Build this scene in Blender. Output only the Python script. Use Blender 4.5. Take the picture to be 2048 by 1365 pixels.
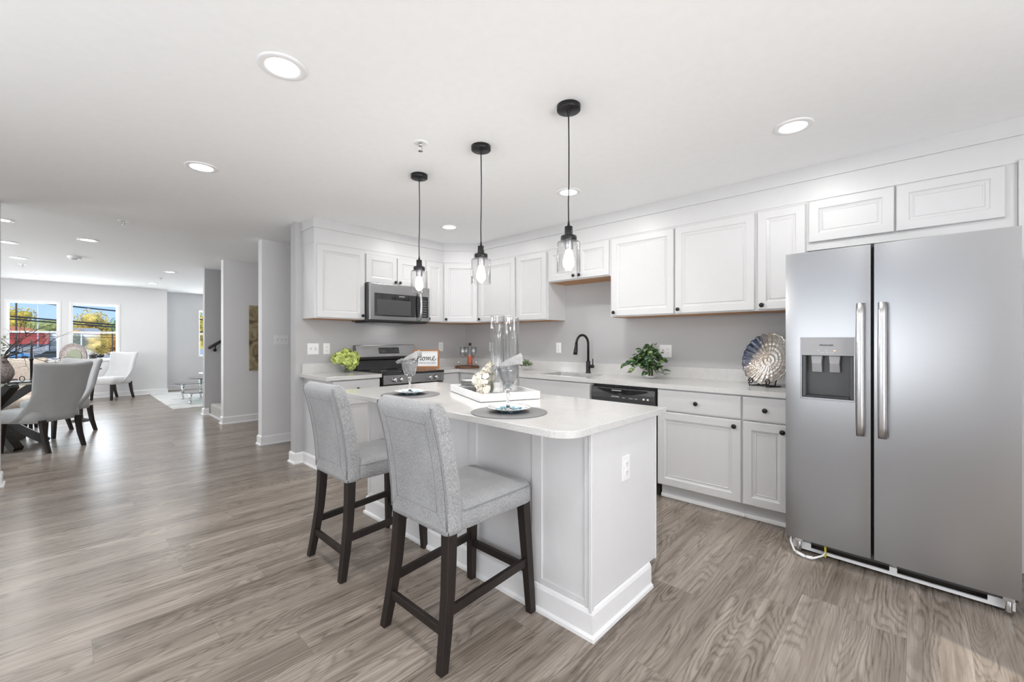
import bpy, bmesh, math, random
from math import sin, cos, pi, radians as rad
from mathutils import Vector, Matrix

# ------------------------------------------------------------------ clear
for o in list(bpy.data.objects):
    bpy.data.objects.remove(o, do_unlink=True)
SC = bpy.context.scene
COL = SC.collection
random.seed(7)

# ------------------------------------------------------------------ camera
# world: +X runs to the sink wall, +Y runs to the far window wall, z up, metres
CEIL = 2.45
cam_d = bpy.data.cameras.new('camera')
cam = bpy.data.objects.new('camera', cam_d)
COL.objects.link(cam)
cam.location = (0, 0, 1.25)
cam.rotation_euler = (rad(90), 0, rad(43.45 - 90))
cam_d.sensor_width = 36.0
cam_d.lens = 853.0 / 2048.0 * 36.0
cam_d.shift_y = -1.5 / 2048.0
cam_d.clip_start = 0.02
cam_d.clip_end = 600
SC.camera = cam

# ------------------------------------------------------------------ view + world + light
SC.view_settings.view_transform = 'Standard'
SC.view_settings.look = 'None'
SC.view_settings.gamma = 1.0
SC.view_settings.use_curve_mapping = False
SC.view_settings.exposure = 0.38
EXT = 1.0
LAMP_W = 6.4
PEND_W = 4.3
REAR_W = 104.0

w = bpy.data.worlds.new('world')
SC.world = w
w.use_nodes = True
nt = w.node_tree
bg = nt.nodes['Background']
tc = nt.nodes.new('ShaderNodeTexCoord')
sp = nt.nodes.new('ShaderNodeSeparateXYZ')
rp = nt.nodes.new('ShaderNodeValToRGB')
rp.color_ramp.elements[0].position = 0.0
rp.color_ramp.elements[0].color = (0.50, 0.70, 0.95, 1)
rp.color_ramp.elements[1].position = 0.25
rp.color_ramp.elements[1].color = (0.22, 0.46, 0.88, 1)
nt.links.new(tc.outputs['Generated'], sp.inputs[0])
nt.links.new(sp.outputs['Z'], rp.inputs[0])
nt.links.new(rp.outputs[0], bg.inputs[0])
bg.inputs[1].default_value = 0.95

sun_d = bpy.data.lights.new('sun', 'SUN')
sun_d.energy = 2.6
sun_d.angle = rad(0.6)
sun_d.color = (1.0, 0.95, 0.86)
sun = bpy.data.objects.new('sun', sun_d)
sun.rotation_euler = (rad(52), 0, rad(-25))
COL.objects.link(sun)


def area(name, loc, rot, sx, sy, watts, color=(1, 1, 1), spread=180):
    d = bpy.data.lights.new(name, 'AREA')
    d.shape = 'RECTANGLE'; d.size = sx; d.size_y = sy
    d.energy = watts; d.color = color; d.spread = rad(spread)
    o = bpy.data.objects.new(name, d)
    o.location = loc; o.rotation_euler = rot
    COL.objects.link(o)
    return o


# added fill lamps behind and beside camera, lighting the ceiling; daylight at front windows
area('fill_rear', (0.2, -2.80, 0.95), (rad(134), 0, 0), 2.2, 1.8, REAR_W, (1.0, 1.0, 1.0))
area('fill_side', (-2.30, 1.6, 1.15), (rad(140), 0, rad(-90)), 2.6, 1.6, REAR_W * 0.40, (1.0, 1.0, 1.0))
area('daylight_front', (0.05, 13.30, 1.35), (rad(-110), 0, 0), 2.1, 1.3, 55, (0.93, 0.97, 1.0))
area('daylight_recess', (3.0, 14.0, 1.35), (rad(-105), 0, 0), 1.2, 1.3, 60, (0.93, 0.97, 1.0))
area('daylight_dining', (-3.85, 9.2, 1.3), (rad(110), 0, rad(-90)), 2.4, 1.4, 110, (0.95, 0.98, 1.0))
try:
    SC.cycles.max_bounces = 14
    SC.cycles.diffuse_bounces = 8
    SC.cycles.transparent_max_bounces = 24
    SC.cycles.transmission_bounces = 12
    SC.cycles.caustics_reflective = False
    SC.cycles.caustics_refractive = False
except Exception:
    pass


# ------------------------------------------------------------------ materials
class N:
    """tiny helper around a node tree"""
    def __init__(s, name):
        m = bpy.data.materials.new(name); m.use_nodes = True
        s.m = m; s.t = m.node_tree; s.b = s.t.nodes['Principled BSDF']
        s.out = s.t.nodes['Material Output']

    def n(s, typ, **kw):
        x = s.t.nodes.new(typ)
        for k, v in kw.items():
            setattr(x, k, v)
        return x

    def l(s, a, b):
        s.t.links.new(a, b)

    def v(s, x, inp):
        if isinstance(x, (int, float)): inp.default_value = x
        else: s.l(x, inp)

    def math(s, op, a, b=0.0, c=None):
        x = s.n('ShaderNodeMath', operation=op)
        s.v(a, x.inputs[0]); s.v(b, x.inputs[1])
        if c is not None: s.v(c, x.inputs[2])
        return x.outputs[0]

    def xyz(s, x, y, z):
        c = s.n('ShaderNodeCombineXYZ')
        s.v(x, c.inputs[0]); s.v(y, c.inputs[1]); s.v(z, c.inputs[2])
        return c.outputs[0]

    def noise(s, vec, scale, detail=3, rough=0.5, dist=0.0):
        x = s.n('ShaderNodeTexNoise')
        x.inputs['Scale'].default_value = scale
        x.inputs['Detail'].default_value = detail
        x.inputs['Roughness'].default_value = rough
        x.inputs['Distortion'].default_value = dist
        if vec is not None: s.l(vec, x.inputs['Vector'])
        return x.outputs['Fac']

    def ramp(s, fac, stops, interp='LINEAR'):
        r = s.n('ShaderNodeValToRGB')
        r.color_ramp.interpolation = interp
        e = r.color_ramp.elements
        while len(e) > 1: e.remove(e[-1])
        e[0].position = stops[0][0]; e[0].color = (*stops[0][1], 1)
        for p, c in stops[1:]:
            q = e.new(p); q.color = (*c, 1)
        s.l(fac, r.inputs[0])
        return r.outputs[0]

    def mix(s, fac, a, b, mode='MIX'):
        x = s.n('ShaderNodeMixRGB', blend_type=mode)
        s.v(fac, x.inputs[0])
        for q, i in ((a, 1), (b, 2)):
            if isinstance(q, tuple): x.inputs[i].default_value = (*q, 1)
            else: s.l(q, x.inputs[i])
        return x.outputs[0]

    def bump(s, h, strength=0.2, dist=0.002):
        x = s.n('ShaderNodeBump')
        x.inputs['Strength'].default_value = strength
        x.inputs['Distance'].default_value = dist
        s.l(h, x.inputs['Height'])
        s.l(x.outputs[0], s.b.inputs['Normal'])

    def obj(s):
        return s.n('ShaderNodeTexCoord').outputs['Object']


def mat(name, color, rough=0.5, metal=0.0, var=0.0, vscale=20, bump=0.0, bscale=200, coat=0.0, spec=None):
    k = N(name)
    k.b.inputs['Base Color'].default_value = (*color, 1)
    k.b.inputs['Roughness'].default_value = rough
    k.b.inputs['Metallic'].default_value = metal
    if coat: k.b.inputs['Coat Weight'].default_value = coat
    if spec is not None: k.b.inputs['Specular IOR Level'].default_value = spec
    co = k.obj()
    f = k.noise(co, vscale, 4)
    lo = tuple(c * (1 - var) for c in color); hi = tuple(min(1, c * (1 + var)) for c in color)
    k.l(k.ramp(f, [(0.3, lo), (0.7, hi)]), k.b.inputs['Base Color'])
    if bump:
        k.bump(k.noise(co, bscale, 3), bump, 0.001)
    return k.m


def emis(name, color, strength):
    k = N(name)
    k.b.inputs['Base Color'].default_value = (*color, 1)
    k.b.inputs['Emission Color'].default_value = (*color, 1)
    k.b.inputs['Emission Strength'].default_value = strength
    return k.m


def thin_glass(name, tint=(1, 1, 1), refl=1.0, rough=0.0):
    k = N(name)
    tr = k.n('ShaderNodeBsdfTransparent'); tr.inputs[0].default_value = (*tint, 1)
    gl = k.n('ShaderNodeBsdfGlossy'); gl.inputs['Roughness'].default_value = rough
    lw = k.n('ShaderNodeLayerWeight'); lw.inputs[0].default_value = 0.5
    f = k.math('MINIMUM', k.math('MULTIPLY', k.math('MULTIPLY_ADD', k.math('POWER', lw.outputs['Facing'], 4.0), 0.85, 0.035), refl), 1.0)
    mx = k.n('ShaderNodeMixShader')
    k.l(f, mx.inputs[0]); k.l(tr.outputs[0], mx.inputs[1]); k.l(gl.outputs[0], mx.inputs[2])
    k.l(mx.outputs[0], k.out.inputs[0])
    return k.m


def real_glass(name, tint=(1, 1, 1), rough=0.0, ior=1.45):
    k = N(name)
    k.b.inputs['Base Color'].default_value = (*tint, 1)
    k.b.inputs['Roughness'].default_value = rough
    k.b.inputs['Transmission Weight'].default_value = 1.0
    k.b.inputs['IOR'].default_value = ior
    return k.m


def floor_mat():
    k = N('plank_floor')
    co = k.obj()
    s = k.n('ShaderNodeSeparateXYZ'); k.l(co, s.inputs[0])
    x, y = s.outputs[0], s.outputs[1]
    W, L = 0.19, 1.22
    yy = k.math('DIVIDE', k.math('ADD', y, 10.0 * W + 2.0 - (2.0 + 0.787) % W), W)
    row = k.math('FLOOR', yy)
    fy = k.math('FRACT', yy)
    wn = k.n('ShaderNodeTexWhiteNoise', noise_dimensions='1D'); k.l(row, wn.inputs['W'])
    xs = k.math('DIVIDE', k.math('ADD', x, k.math('MULTIPLY', wn.outputs['Value'], L * 3)), L)
    col = k.math('FLOOR', xs)
    fx = k.math('FRACT', xs)
    w2 = k.n('ShaderNodeTexWhiteNoise', noise_dimensions='2D')
    k.l(k.xyz(row, col, 0.0), w2.inputs['Vector'])
    idv = w2.outputs['Value']
    off = k.math('MULTIPLY', idv, 57.0)
    # cathedral grain: contour lines of a stretched noise
    v1 = k.xyz(k.math('ADD', k.math('MULTIPLY', x, 0.85), off), k.math('ADD', k.math('MULTIPLY', y, 5.6), off), off)
    v2n = k.xyz(k.math('MULTIPLY', x, 18.0), k.math('MULTIPLY', y, 60.0), off)
    n1 = k.noise(v1, 1.0, 2.0, 0.35, 0.12)
    rings = k.math('SINE', k.math('ADD', k.math('MULTIPLY', n1, 190.0), k.math('MULTIPLY', k.noise(v2n, 1.0, 3.0), 5.5)))
    ring01 = k.math('MULTIPLY_ADD', rings, 0.5, 0.5)
    ring01 = k.math('SUBTRACT', 1.0, k.math('POWER', ring01, 2.6))
    v2 = k.xyz(k.math('ADD', k.math('MULTIPLY', x, 4.0), off), k.math('MULTIPLY', y, 150.0), off)
    fib = k.noise(v2, 1.0, 4.0, 0.6)
    v3 = k.xyz(k.math('ADD', k.math('MULTIPLY', x, 0.7), off), k.math('MULTIPLY', y, 7.0), off)
    broad = k.noise(v3, 1.0, 3.0, 0.5, 0.6)
    v4 = k.xyz(k.math('ADD', k.math('MULTIPLY', x, 1.6), off), k.math('MULTIPLY', y, 34.0), off)
    mid = k.noise(v4, 1.0, 3.0, 0.55, 0.3)
    msk = k.noise(k.xyz(k.math('ADD', k.math('MULTIPLY', x, 1.3), off), k.math('ADD', k.math('MULTIPLY', y, 8.0), off), 3.0), 1.0, 2.0)
    msk = k.math('MULTIPLY', k.math('SUBTRACT', msk, 0.36), 5.0)
    msk = k.math('MINIMUM', k.math('MAXIMUM', msk, 0.12), 1.0)
    t = k.math('MULTIPLY', k.math('MULTIPLY', k.math('SUBTRACT', ring01, 0.6), msk), 0.21)
    t = k.math('ADD', t, k.math('MULTIPLY', fib, 0.52))
    t = k.math('ADD', t, k.math('MULTIPLY', broad, 0.55))
    t = k.math('ADD', t, k.math('MULTIPLY', mid, 0.46))
    t = k.math('ADD', t, k.math('MULTIPLY', idv, 0.14))
    t = k.math('SUBTRACT', t, 0.355)
    c = k.ramp(t, [(0.12, (0.072, 0.055, 0.043)), (0.36, (0.178, 0.145, 0.117)),
                   (0.58, (0.310, 0.263, 0.222)), (0.85, (0.49, 0.43, 0.375))])
    e1 = k.math('LESS_THAN', fy, 0.009); e2 = k.math('LESS_THAN', fx, 0.0016)
    e = k.math('MAXIMUM', e1, e2)
    c = k.mix(k.math('MULTIPLY', e, 0.45), c, (0.08, 0.065, 0.055))
    k.l(c, k.b.inputs['Base Color'])
    rg = k.math('MULTIPLY_ADD', fib, 0.14, 0.22)
    k.l(rg, k.b.inputs['Roughness'])
    k.b.inputs['Specular IOR Level'].default_value = 0.45
    h = k.math('SUBTRACT', k.math('ADD', k.math('MULTIPLY', fib, 0.6), k.math('MULTIPLY', ring01, 0.3)), e)
    k.bump(h, 0.18, 0.001)
    return k.m


def quartz_mat(name='quartz'):
    k = N(name)
    co = k.obj()
    base = k.ramp(k.noise(co, 14, 4), [(0.3, (0.60, 0.595, 0.587)), (0.7, (0.635, 0.63, 0.622))])
    vo = k.n('ShaderNodeTexVoronoi'); vo.inputs['Scale'].default_value = 190
    k.l(co, vo.inputs['Vector'])
    sp1 = k.math('LESS_THAN', vo.outputs['Distance'], 0.24)
    pick = k.math('GREATER_THAN', k.noise(co, 150, 1), 0.50)
    m1 = k.math('MULTIPLY', sp1, pick)
    c = k.mix(k.math('MULTIPLY', m1, 0.75), base, (0.33, 0.31, 0.29))
    vo2 = k.n('ShaderNodeTexVoronoi'); vo2.inputs['Scale'].default_value = 90
    k.l(co, vo2.inputs['Vector'])
    sp2 = k.math('LESS_THAN', vo2.outputs['Distance'], 0.2)
    c = k.mix(k.math('MULTIPLY', sp2, 0.35), c, (0.93, 0.93, 0.93))
    k.l(c, k.b.inputs['Base Color'])
    k.b.inputs['Roughness'].default_value = 0.12
    return k.m


def steel_mat(name, base=(0.56, 0.56, 0.57), rough=0.27, horiz=True):
    k = N(name)
    co = k.obj()
    s = k.n('ShaderNodeSeparateXYZ'); k.l(co, s.inputs[0])
    a = k.math('MULTIPLY', s.outputs[0], 6.0 if horiz else 900.0)
    b = k.math('MULTIPLY', s.outputs[1], 6.0)
    c = k.math('MULTIPLY', s.outputs[2], 900.0 if horiz else 6.0)
    n = k.noise(k.xyz(a, b, c), 1.0, 3, 0.6)
    k.l(k.ramp(n, [(0.3, tuple(q * 0.985 for q in base)), (0.7, tuple(q * 1.015 for q in base))]), k.b.inputs['Base Color'])
    k.b.inputs['Metallic'].default_value = 1.0
    k.l(k.math('MULTIPLY_ADD', n, 0.02, rough - 0.01), k.b.inputs['Roughness'])
    try:
        k.b.inputs['Anisotropic'].default_value = 0.0
    except Exception:
        pass
    return k.m


def fabric_mat(name, c0, c1, scale=260, bump=0.25):
    k = N(name)
    co = k.obj()
    s = k.n('ShaderNodeSeparateXYZ'); k.l(co, s.inputs[0])
    v = k.xyz(k.math('MULTIPLY', s.outputs[0], 1.0), k.math('MULTIPLY', s.outputs[1], 1.0), k.math('MULTIPLY', s.outputs[2], 0.33))
    n = k.noise(v, scale, 3, 0.7)
    big = k.noise(co, 7, 2)
    f = k.math('ADD', k.math('MULTIPLY', n, 0.85), k.math('MULTIPLY', big, 0.15))
    k.l(k.ramp(f, [(0.32, c0), (0.66, c1)]), k.b.inputs['Base Color'])
    k.b.inputs['Roughness'].default_value = 0.95
    k.b.inputs['Specular IOR Level'].default_value = 0.15
    k.b.inputs['Sheen Weight'].default_value = 0.2
    k.bump(n, bump, 0.001)
    return k.m


def wood_mat(name, c0, c1, axis=2, scale=1.0, rough=0.4):
    k = N(name)
    co = k.obj()
    s = k.n('ShaderNodeSeparateXYZ'); k.l(co, s.inputs[0])
    m = [40.0 * scale] * 3; m[axis] = 3.0 * scale
    n = k.noise(k.xyz(*[k.math('MULTIPLY', s.outputs[i], m[i]) for i in range(3)]), 1.0, 4, 0.6, 0.3)
    k.l(k.ramp(n, [(0.3, c0), (0.7, c1)]), k.b.inputs['Base Color'])
    k.b.inputs['Roughness'].default_value = rough
    k.bump(n, 0.08, 0.001)
    return k.m


M = {}
M['floor'] = floor_mat()
M['ceil'] = mat('ceiling_paint', (0.925, 0.93, 0.935), 0.85, var=0.01, bump=0.03, bscale=300)
M['wall'] = mat('grey_wall_paint', (0.47, 0.47, 0.475), 0.75, var=0.012, vscale=3, bump=0.08, bscale=350)
M['wall_lit'] = mat('lit_grey_wall_paint', (0.77, 0.77, 0.776), 0.75, var=0.012, vscale=3, bump=0.08, bscale=350)  # same grey house paint, lightened to stand in for stronger light
M['trim'] = mat('white_trim_paint', (0.84, 0.84, 0.845), 0.38, var=0.01)
M['cab'] = mat('white_cabinet_paint', (0.61, 0.61, 0.615), 0.36, var=0.008)
M['island'] = mat('island_panel_paint', (0.71, 0.71, 0.715), 0.4, var=0.008)
M['quartz'] = quartz_mat()
M['steel'] = steel_mat('brushed_steel', (0.37, 0.37, 0.373), 0.28)
M['steelv'] = steel_mat('brushed_steel_vertical', (0.62, 0.62, 0.63), 0.30, False)
M['steeld'] = steel_mat('dark_steel', (0.30, 0.30, 0.31), 0.3)
M['chrome'] = mat('chrome', (0.75, 0.75, 0.76), 0.12, 1.0)
M['black'] = mat('black_metal', (0.012, 0.012, 0.013), 0.4, 0.3)
M['bplast'] = mat('black_plastic', (0.014, 0.014, 0.015), 0.28, var=0.05)
M['bglass'] = mat('black_glass', (0.008, 0.008, 0.009), 0.06, coat=0.5)
M['dgrey'] = mat('dark_grey_plastic', (0.06, 0.06, 0.063), 0.35, var=0.05)
M['mgrey'] = mat('mid_grey_plastic', (0.33, 0.33, 0.34), 0.35)
M['white'] = mat('white_plastic', (0.86, 0.86, 0.86), 0.35)
M['slot'] = mat('socket_slot', (0.12, 0.12, 0.12), 0.5)
M['birch'] = wood_mat('raw_birch_ply', (0.40, 0.19, 0.07), (0.58, 0.30, 0.13), 1, 0.6, 0.5)
M['espresso'] = wood_mat('espresso_wood', (0.008, 0.005, 0.004), (0.020, 0.012, 0.009), 2, 1.0, 0.5)
M['espressoX'] = wood_mat('espresso_beam', (0.012, 0.009, 0.007), (0.03, 0.022, 0.018), 0, 1.0, 0.35)
M['fab'] = fabric_mat('heather_grey_fabric', (0.17, 0.172, 0.175), (0.48, 0.485, 0.49), 430, 0.2)
M['seam'] = mat('fabric_seam', (0.25, 0.25, 0.255), 0.95)
M['fab2'] = fabric_mat('dining_grey_fabric', (0.34, 0.35, 0.355), (0.46, 0.465, 0.47), 500, 0.1)
M['fab3'] = fabric_mat('cream_boucle', (0.50, 0.40, 0.31), (0.86, 0.79, 0.71), 130, 0.6)
M['fab4'] = fabric_mat('pale_grey_fabric', (0.55, 0.55, 0.55), (0.70, 0.70, 0.70), 400, 0.1)
M['carpet'] = fabric_mat('stair_carpet', (0.36, 0.34, 0.32), (0.62, 0.60, 0.58), 150, 0.6)
M['thin'] = thin_glass('clear_thin_glass', (0.985, 0.985, 0.985), 1.1)
M['vase'] = thin_glass('vase_glass', (0.95, 0.955, 0.955), 2.6)
M['pane'] = thin_glass('window_glass', (0.97, 0.98, 0.98), 0.3)
M['tableg'] = thin_glass('table_glass', (0.80, 0.87, 0.86), 1.8)
M['glass'] = thin_glass('crystal_glass', (0.93, 0.935, 0.94), 2.2)
M['crystal'] = real_glass('cut_crystal', (0.97, 0.975, 0.975))
M['smoke'] = real_glass('mirror_grey_glass', (0.75, 0.77, 0.78), 0.02)
M['bulb'] = emis('bulb_glow', (1.0, 0.97, 0.92), 22)
M['lens'] = emis('downlight_glow', (1.0, 0.99, 0.97), 9)
M['led'] = emis('amber_indicator', (1.0, 0.35, 0.12), 2.5)
M['ceramic'] = mat('white_ceramic', (0.85, 0.85, 0.84), 0.15)
M['petal'] = mat('green_hydrangea_petal', (0.56, 0.64, 0.20), 0.6, var=0.35, vscale=30)
M['wpetal'] = mat('cream_petal', (0.84, 0.81, 0.72), 0.6, var=0.12, vscale=60)
M['stem'] = mat('green_stem', (0.10, 0.16, 0.04), 0.6, var=0.2)
M['twig'] = mat('dark_twig', (0.05, 0.038, 0.03), 0.7, var=0.3)
M['napkin'] = fabric_mat('napkin_linen', (0.27, 0.265, 0.265), (0.50, 0.495, 0.49), 350, 0.2)
M['mat_grey'] = mat('woven_placemat', (0.17, 0.17, 0.175), 0.6, var=0.25, vscale=420, bump=0.5, bscale=420)
M['wood_tray'] = wood_mat('walnut_board', (0.07, 0.028, 0.012), (0.17, 0.075, 0.03), 0, 1.5, 0.4)
M['frame_wood'] = wood_mat('oak_frame', (0.34, 0.15, 0.06), (0.50, 0.25, 0.11), 0, 2.0, 0.5)
M['amber'] = mat('amber_label', (0.38, 0.08, 0.03), 0.4)
M['brown'] = mat('shade_and_kick_brown', (0.02, 0.014, 0.01), 0.8)  # painted shade under the fridge; also used on the kick plate
M['yellow'] = mat('yellow_tie', (0.65, 0.55, 0.05), 0.5)
M['ink'] = mat('black_ink', (0.02, 0.02, 0.02), 0.6)
M['inkb'] = mat('blue_ink', (0.03, 0.05, 0.16), 0.6)
M['print'] = mat('pale_print', (0.75, 0.75, 0.75), 0.5)


def leaf_mat():
    k = N('variegated_leaf')
    co = k.obj()
    f = k.noise(co, 26, 3, 0.6, 0.6)
    k.l(k.ramp(f, [(0.36, (0.008, 0.032, 0.012)), (0.55, (0.022, 0.075, 0.022)), (0.62, (0.26, 0.36, 0.12)), (0.72, (0.50, 0.55, 0.28))]), k.b.inputs['Base Color'])
    k.b.inputs['Roughness'].default_value = 0.35
    return k.m


def canvas_mat():
    k = N('abstract_canvas')
    co = k.obj()
    f = k.noise(co, 3.2, 6, 0.6, 1.5)
    c = k.ramp(f, [(0.30, (0.02, 0.018, 0.012)), (0.42, (0.16, 0.12, 0.06)), (0.52, (0.36, 0.29, 0.16)), (0.66, (0.52, 0.47, 0.36)), (0.8, (0.25, 0.22, 0.12))])
    k.l(c, k.b.inputs['Base Color'])
    k.b.inputs['Roughness'].default_value = 0.6
    return k.m


def dish_mat():
    # glazed dish: pewter-blue rim, silver lustre field
    k = N('shell_dish_glaze')
    co = k.obj()
    s = k.n('ShaderNodeSeparateXYZ'); k.l(co, s.inputs[0])
    d = k.math('ADD', k.math('MULTIPLY', s.outputs[0], 2.3), k.math('MULTIPLY', k.math('SUBTRACT', s.outputs[2], 0.2), -0.9))
    f = k.math('ADD', k.math('ADD', d, k.math('MULTIPLY', k.noise(co, 9, 4, 0.6, 0.5), 0.6)), 0.36)
    c = k.ramp(f, [(0.10, (0.03, 0.045, 0.09)), (0.34, (0.10, 0.11, 0.14)), (0.50, (0.42, 0.37, 0.32)), (0.70, (0.62, 0.60, 0.57)), (1.0, (0.48, 0.46, 0.44))])
    k.l(c, k.b.inputs['Base Color'])
    k.b.inputs['Metallic'].default_value = 0.75
    k.b.inputs['Roughness'].default_value = 0.16
    return k.m


def flower_plate_mat():
    k = N('blue_flower_plate')
    co = k.obj()
    s = k.n('ShaderNodeSeparateXYZ'); k.l(co, s.inputs[0])
    r = k.math('SQRT', k.math('ADD', k.math('POWER', s.outputs[0], 2.0), k.math('POWER', s.outputs[1], 2.0)))
    th = k.math('ARCTAN2', s.outputs[1], s.outputs[0])
    pet = k.math('MULTIPLY', k.math('ABSOLUTE', k.math('SINE', k.math('MULTIPLY', th, 4.0))), 0.028)
    lim = k.math('ADD', k.math('MULTIPLY', pet, 0.55), 0.056)
    inside = k.math('LESS_THAN', r, lim)
    n = k.noise(co, 70, 4, 0.6, 1.0)
    blue = k.ramp(n, [(0.35, (0.03, 0.15, 0.23)), (0.5, (0.11, 0.33, 0.44)), (0.62, (0.35, 0.52, 0.60)), (0.75, (0.75, 0.82, 0.84))])
    rim = k.ramp(k.noise(co, 38, 3, 0.5, 1.5), [(0.56, (0.84, 0.84, 0.83)), (0.62, (0.35, 0.38, 0.42)), (0.68, (0.84, 0.84, 0.83))])
    k.l(k.mix(inside, rim, blue), k.b.inputs['Base Color'])
    k.b.inputs['Roughness'].default_value = 0.15
    return k.m


def rug_mat():
    k = N('marbled_rug')
    co = k.obj()
    s = k.n('ShaderNodeSeparateXYZ'); k.l(co, s.inputs[0])
    f = k.noise(k.xyz(k.math('MULTIPLY', s.outputs[0], 1.2), k.math('MULTIPLY', s.outputs[1], 4.0), 0.0), 2.0, 6, 0.65, 1.2)
    k.l(k.ramp(f, [(0.34, (0.34, 0.34, 0.335)), (0.46, (0.64, 0.64, 0.63)), (0.7, (0.76, 0.76, 0.75))]), k.b.inputs['Base Color'])
    k.b.inputs['Roughness'].default_value = 0.95
    return k.m


def mosaic_mat():
    k = N('mosaic_silver')
    co = k.obj()
    vo = k.n('ShaderNodeTexVoronoi'); vo.inputs['Scale'].default_value = 55
    k.l(co, vo.inputs['Vector'])
    k.l(k.ramp(vo.outputs['Distance'], [(0.1, (0.42, 0.37, 0.34)), (0.6, (0.22, 0.18, 0.165))]), k.b.inputs['Base Color'])
    k.b.inputs['Metallic'].default_value = 0.25
    k.b.inputs['Roughness'].default_value = 0.5
    return k.m


M['leaf'] = leaf_mat(); M['canvas'] = canvas_mat(); M['dish'] = dish_mat()
M['fplate'] = flower_plate_mat(); M['rug'] = rug_mat(); M['mosaic'] = mosaic_mat()


# ------------------------------------------------------------------ mesh helpers
class MB:
    def __init__(s):
        s.v = []; s.f = []; s.sm = []

    def add(s, vs, fs, smooth=False):
        o = len(s.v)
        s.v += [tuple(p) for p in vs]
        for f in fs:
            s.f.append(tuple(i + o for i in f)); s.sm.append(smooth)
        return s

    def box(s, x0, x1, y0, y1, z0, z1):
        vs = [(x0, y0, z0), (x1, y0, z0), (x1, y1, z0), (x0, y1, z0), (x0, y0, z1), (x1, y0, z1), (x1, y1, z1), (x0, y1, z1)]
        return s.add(vs, [(0, 3, 2, 1), (4, 5, 6, 7), (0, 1, 5, 4), (1, 2, 6, 5), (2, 3, 7, 6), (3, 0, 4, 7)])

    def loft(s, rings, caps=True, smooth=True, closed=True):
        n = len(rings[0]); o = []
        vs = [p for r in rings for p in r]
        fs = []
        m = n if closed else n - 1
        for i in range(len(rings) - 1):
            for j in range(m):
                k = (j + 1) % n
                fs.append((i * n + j, i * n + k, (i + 1) * n + k, (i + 1) * n + j))
        s.add(vs, fs, smooth)
        if caps:
            b = len(s.v) - len(vs)
            s.f.append(tuple(b + i for i in reversed(range(n)))); s.sm.append(False)
            s.f.append(tuple(b + (len(rings) - 1) * n + i for i in range(n))); s.sm.append(False)
        return s

    def lathe(s, prof, seg=32, cx=0, cy=0, cz=0, caps=False, smooth=True):
        rings = [[(cx + r * cos(2 * pi * i / seg), cy + r * sin(2 * pi * i / seg), cz + z) for i in range(seg)] for r, z in prof]
        return s.loft(rings, caps, smooth)

    def cyl(s, cx, cy, z0, z1, r, seg=24, r2=None):
        r2 = r if r2 is None else r2
        s.lathe([(r, z0), (r2, z1)], seg, cx, cy, 0, True)
        return s

    def tube(s, pts, r, seg=10, caps=True):
        pts = [Vector(p) for p in pts]
        rs = r if isinstance(r, (list, tuple)) else [r] * len(pts)
        rings = []
        up = None
        for i, p in enumerate(pts):
            a = pts[max(0, i - 1)]; b = pts[min(len(pts) - 1, i + 1)]
            t = (b - a)
            if t.length < 1e-9: t = Vector((0, 0, 1))
            t.normalize()
            if up is None:
                up = Vector((0, 0, 1)) if abs(t.z) < 0.9 else Vector((1, 0, 0))
            u = t.cross(up)
            if u.length < 1e-6: u = t.cross(Vector((0, 1, 0)))
            u.normalize(); v = u.cross(t).normalized(); up = v
            rings.append([tuple(p + u * rs[i] * cos(2 * pi * k / seg) + v * rs[i] * sin(2 * pi * k / seg)) for k in range(seg)])
        return s.loft(rings, caps, True)

    def beam(s, p0, p1, w0, d0, w1=None, d1=None, ax=(0, 1, 0)):
        """square-section tapered bar from p0 to p1; w along ax, d across it"""
        p0 = Vector(p0); p1 = Vector(p1)
        w1 = w0 if w1 is None else w1; d1 = d0 if d1 is None else d1
        t = (p1 - p0).normalized(); a = Vector(ax); a = (a - t * a.dot(t)).normalized(); b = t.cross(a)
        r = []
        for p, w_, d_ in ((p0, w0, d0), (p1, w1, d1)):
            r.append([tuple(p + a * (sx * w_ / 2) + b * (sy * d_ / 2)) for sx, sy in ((-1, -1), (1, -1), (1, 1), (-1, 1))])
        return s.loft(r, True, False)

    def prism(s, pts, z0, z1):
        n = len(pts)
        vs = [(x, y, z0) for x, y in pts] + [(x, y, z1) for x, y in pts]
        fs = [tuple(reversed(range(n))), tuple(range(n, 2 * n))] + [(i, (i + 1) % n, n + (i + 1) % n, n + i) for i in range(n)]
        return s.add(vs, fs)

    def ball(s, c, r, seg=12, rings=8, sz=1.0):
        prof = [(r * sin(pi * i / rings) + 1e-5, -r * sz * cos(pi * i / rings)) for i in range(rings + 1)]
        return s.lathe(prof, seg, c[0], c[1], c[2], False)

    def xform(s, Mx, start=0):
        for i in range(start, len(s.v)):
            s.v[i] = tuple(Mx @ Vector(s.v[i]))
        return s

    def build(s, name, m, parent=None, bevel=0.0, seg=2, sub=0, auto=True):
        me = bpy.data.meshes.new(name)
        me.from_pydata(s.v, [], s.f)
        me.update()
        bm = bmesh.new(); bm.from_mesh(me)
        bmesh.ops.recalc_face_normals(bm, faces=bm.faces)
        bm.to_mesh(me); bm.free()
        for p, q in zip(me.polygons, s.sm):
            p.use_smooth = q
        me.materials.append(m)
        o = bpy.data.objects.new(name, me)
        COL.objects.link(o)
        if parent is not None: o.parent = parent
        if bevel:
            b = o.modifiers.new('bevel', 'BEVEL'); b.width = bevel; b.segments = seg
            b.limit_method = 'ANGLE'; b.angle_limit = rad(35); b.harden_normals = False
        if sub:
            b = o.modifiers.new('sub', 'SUBSURF'); b.levels = sub; b.render_levels = sub
        return o


def tag(o, label, cat, group=None):
    o['label'] = label; o['category'] = cat
    if group: o['group'] = group
    return o


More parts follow.
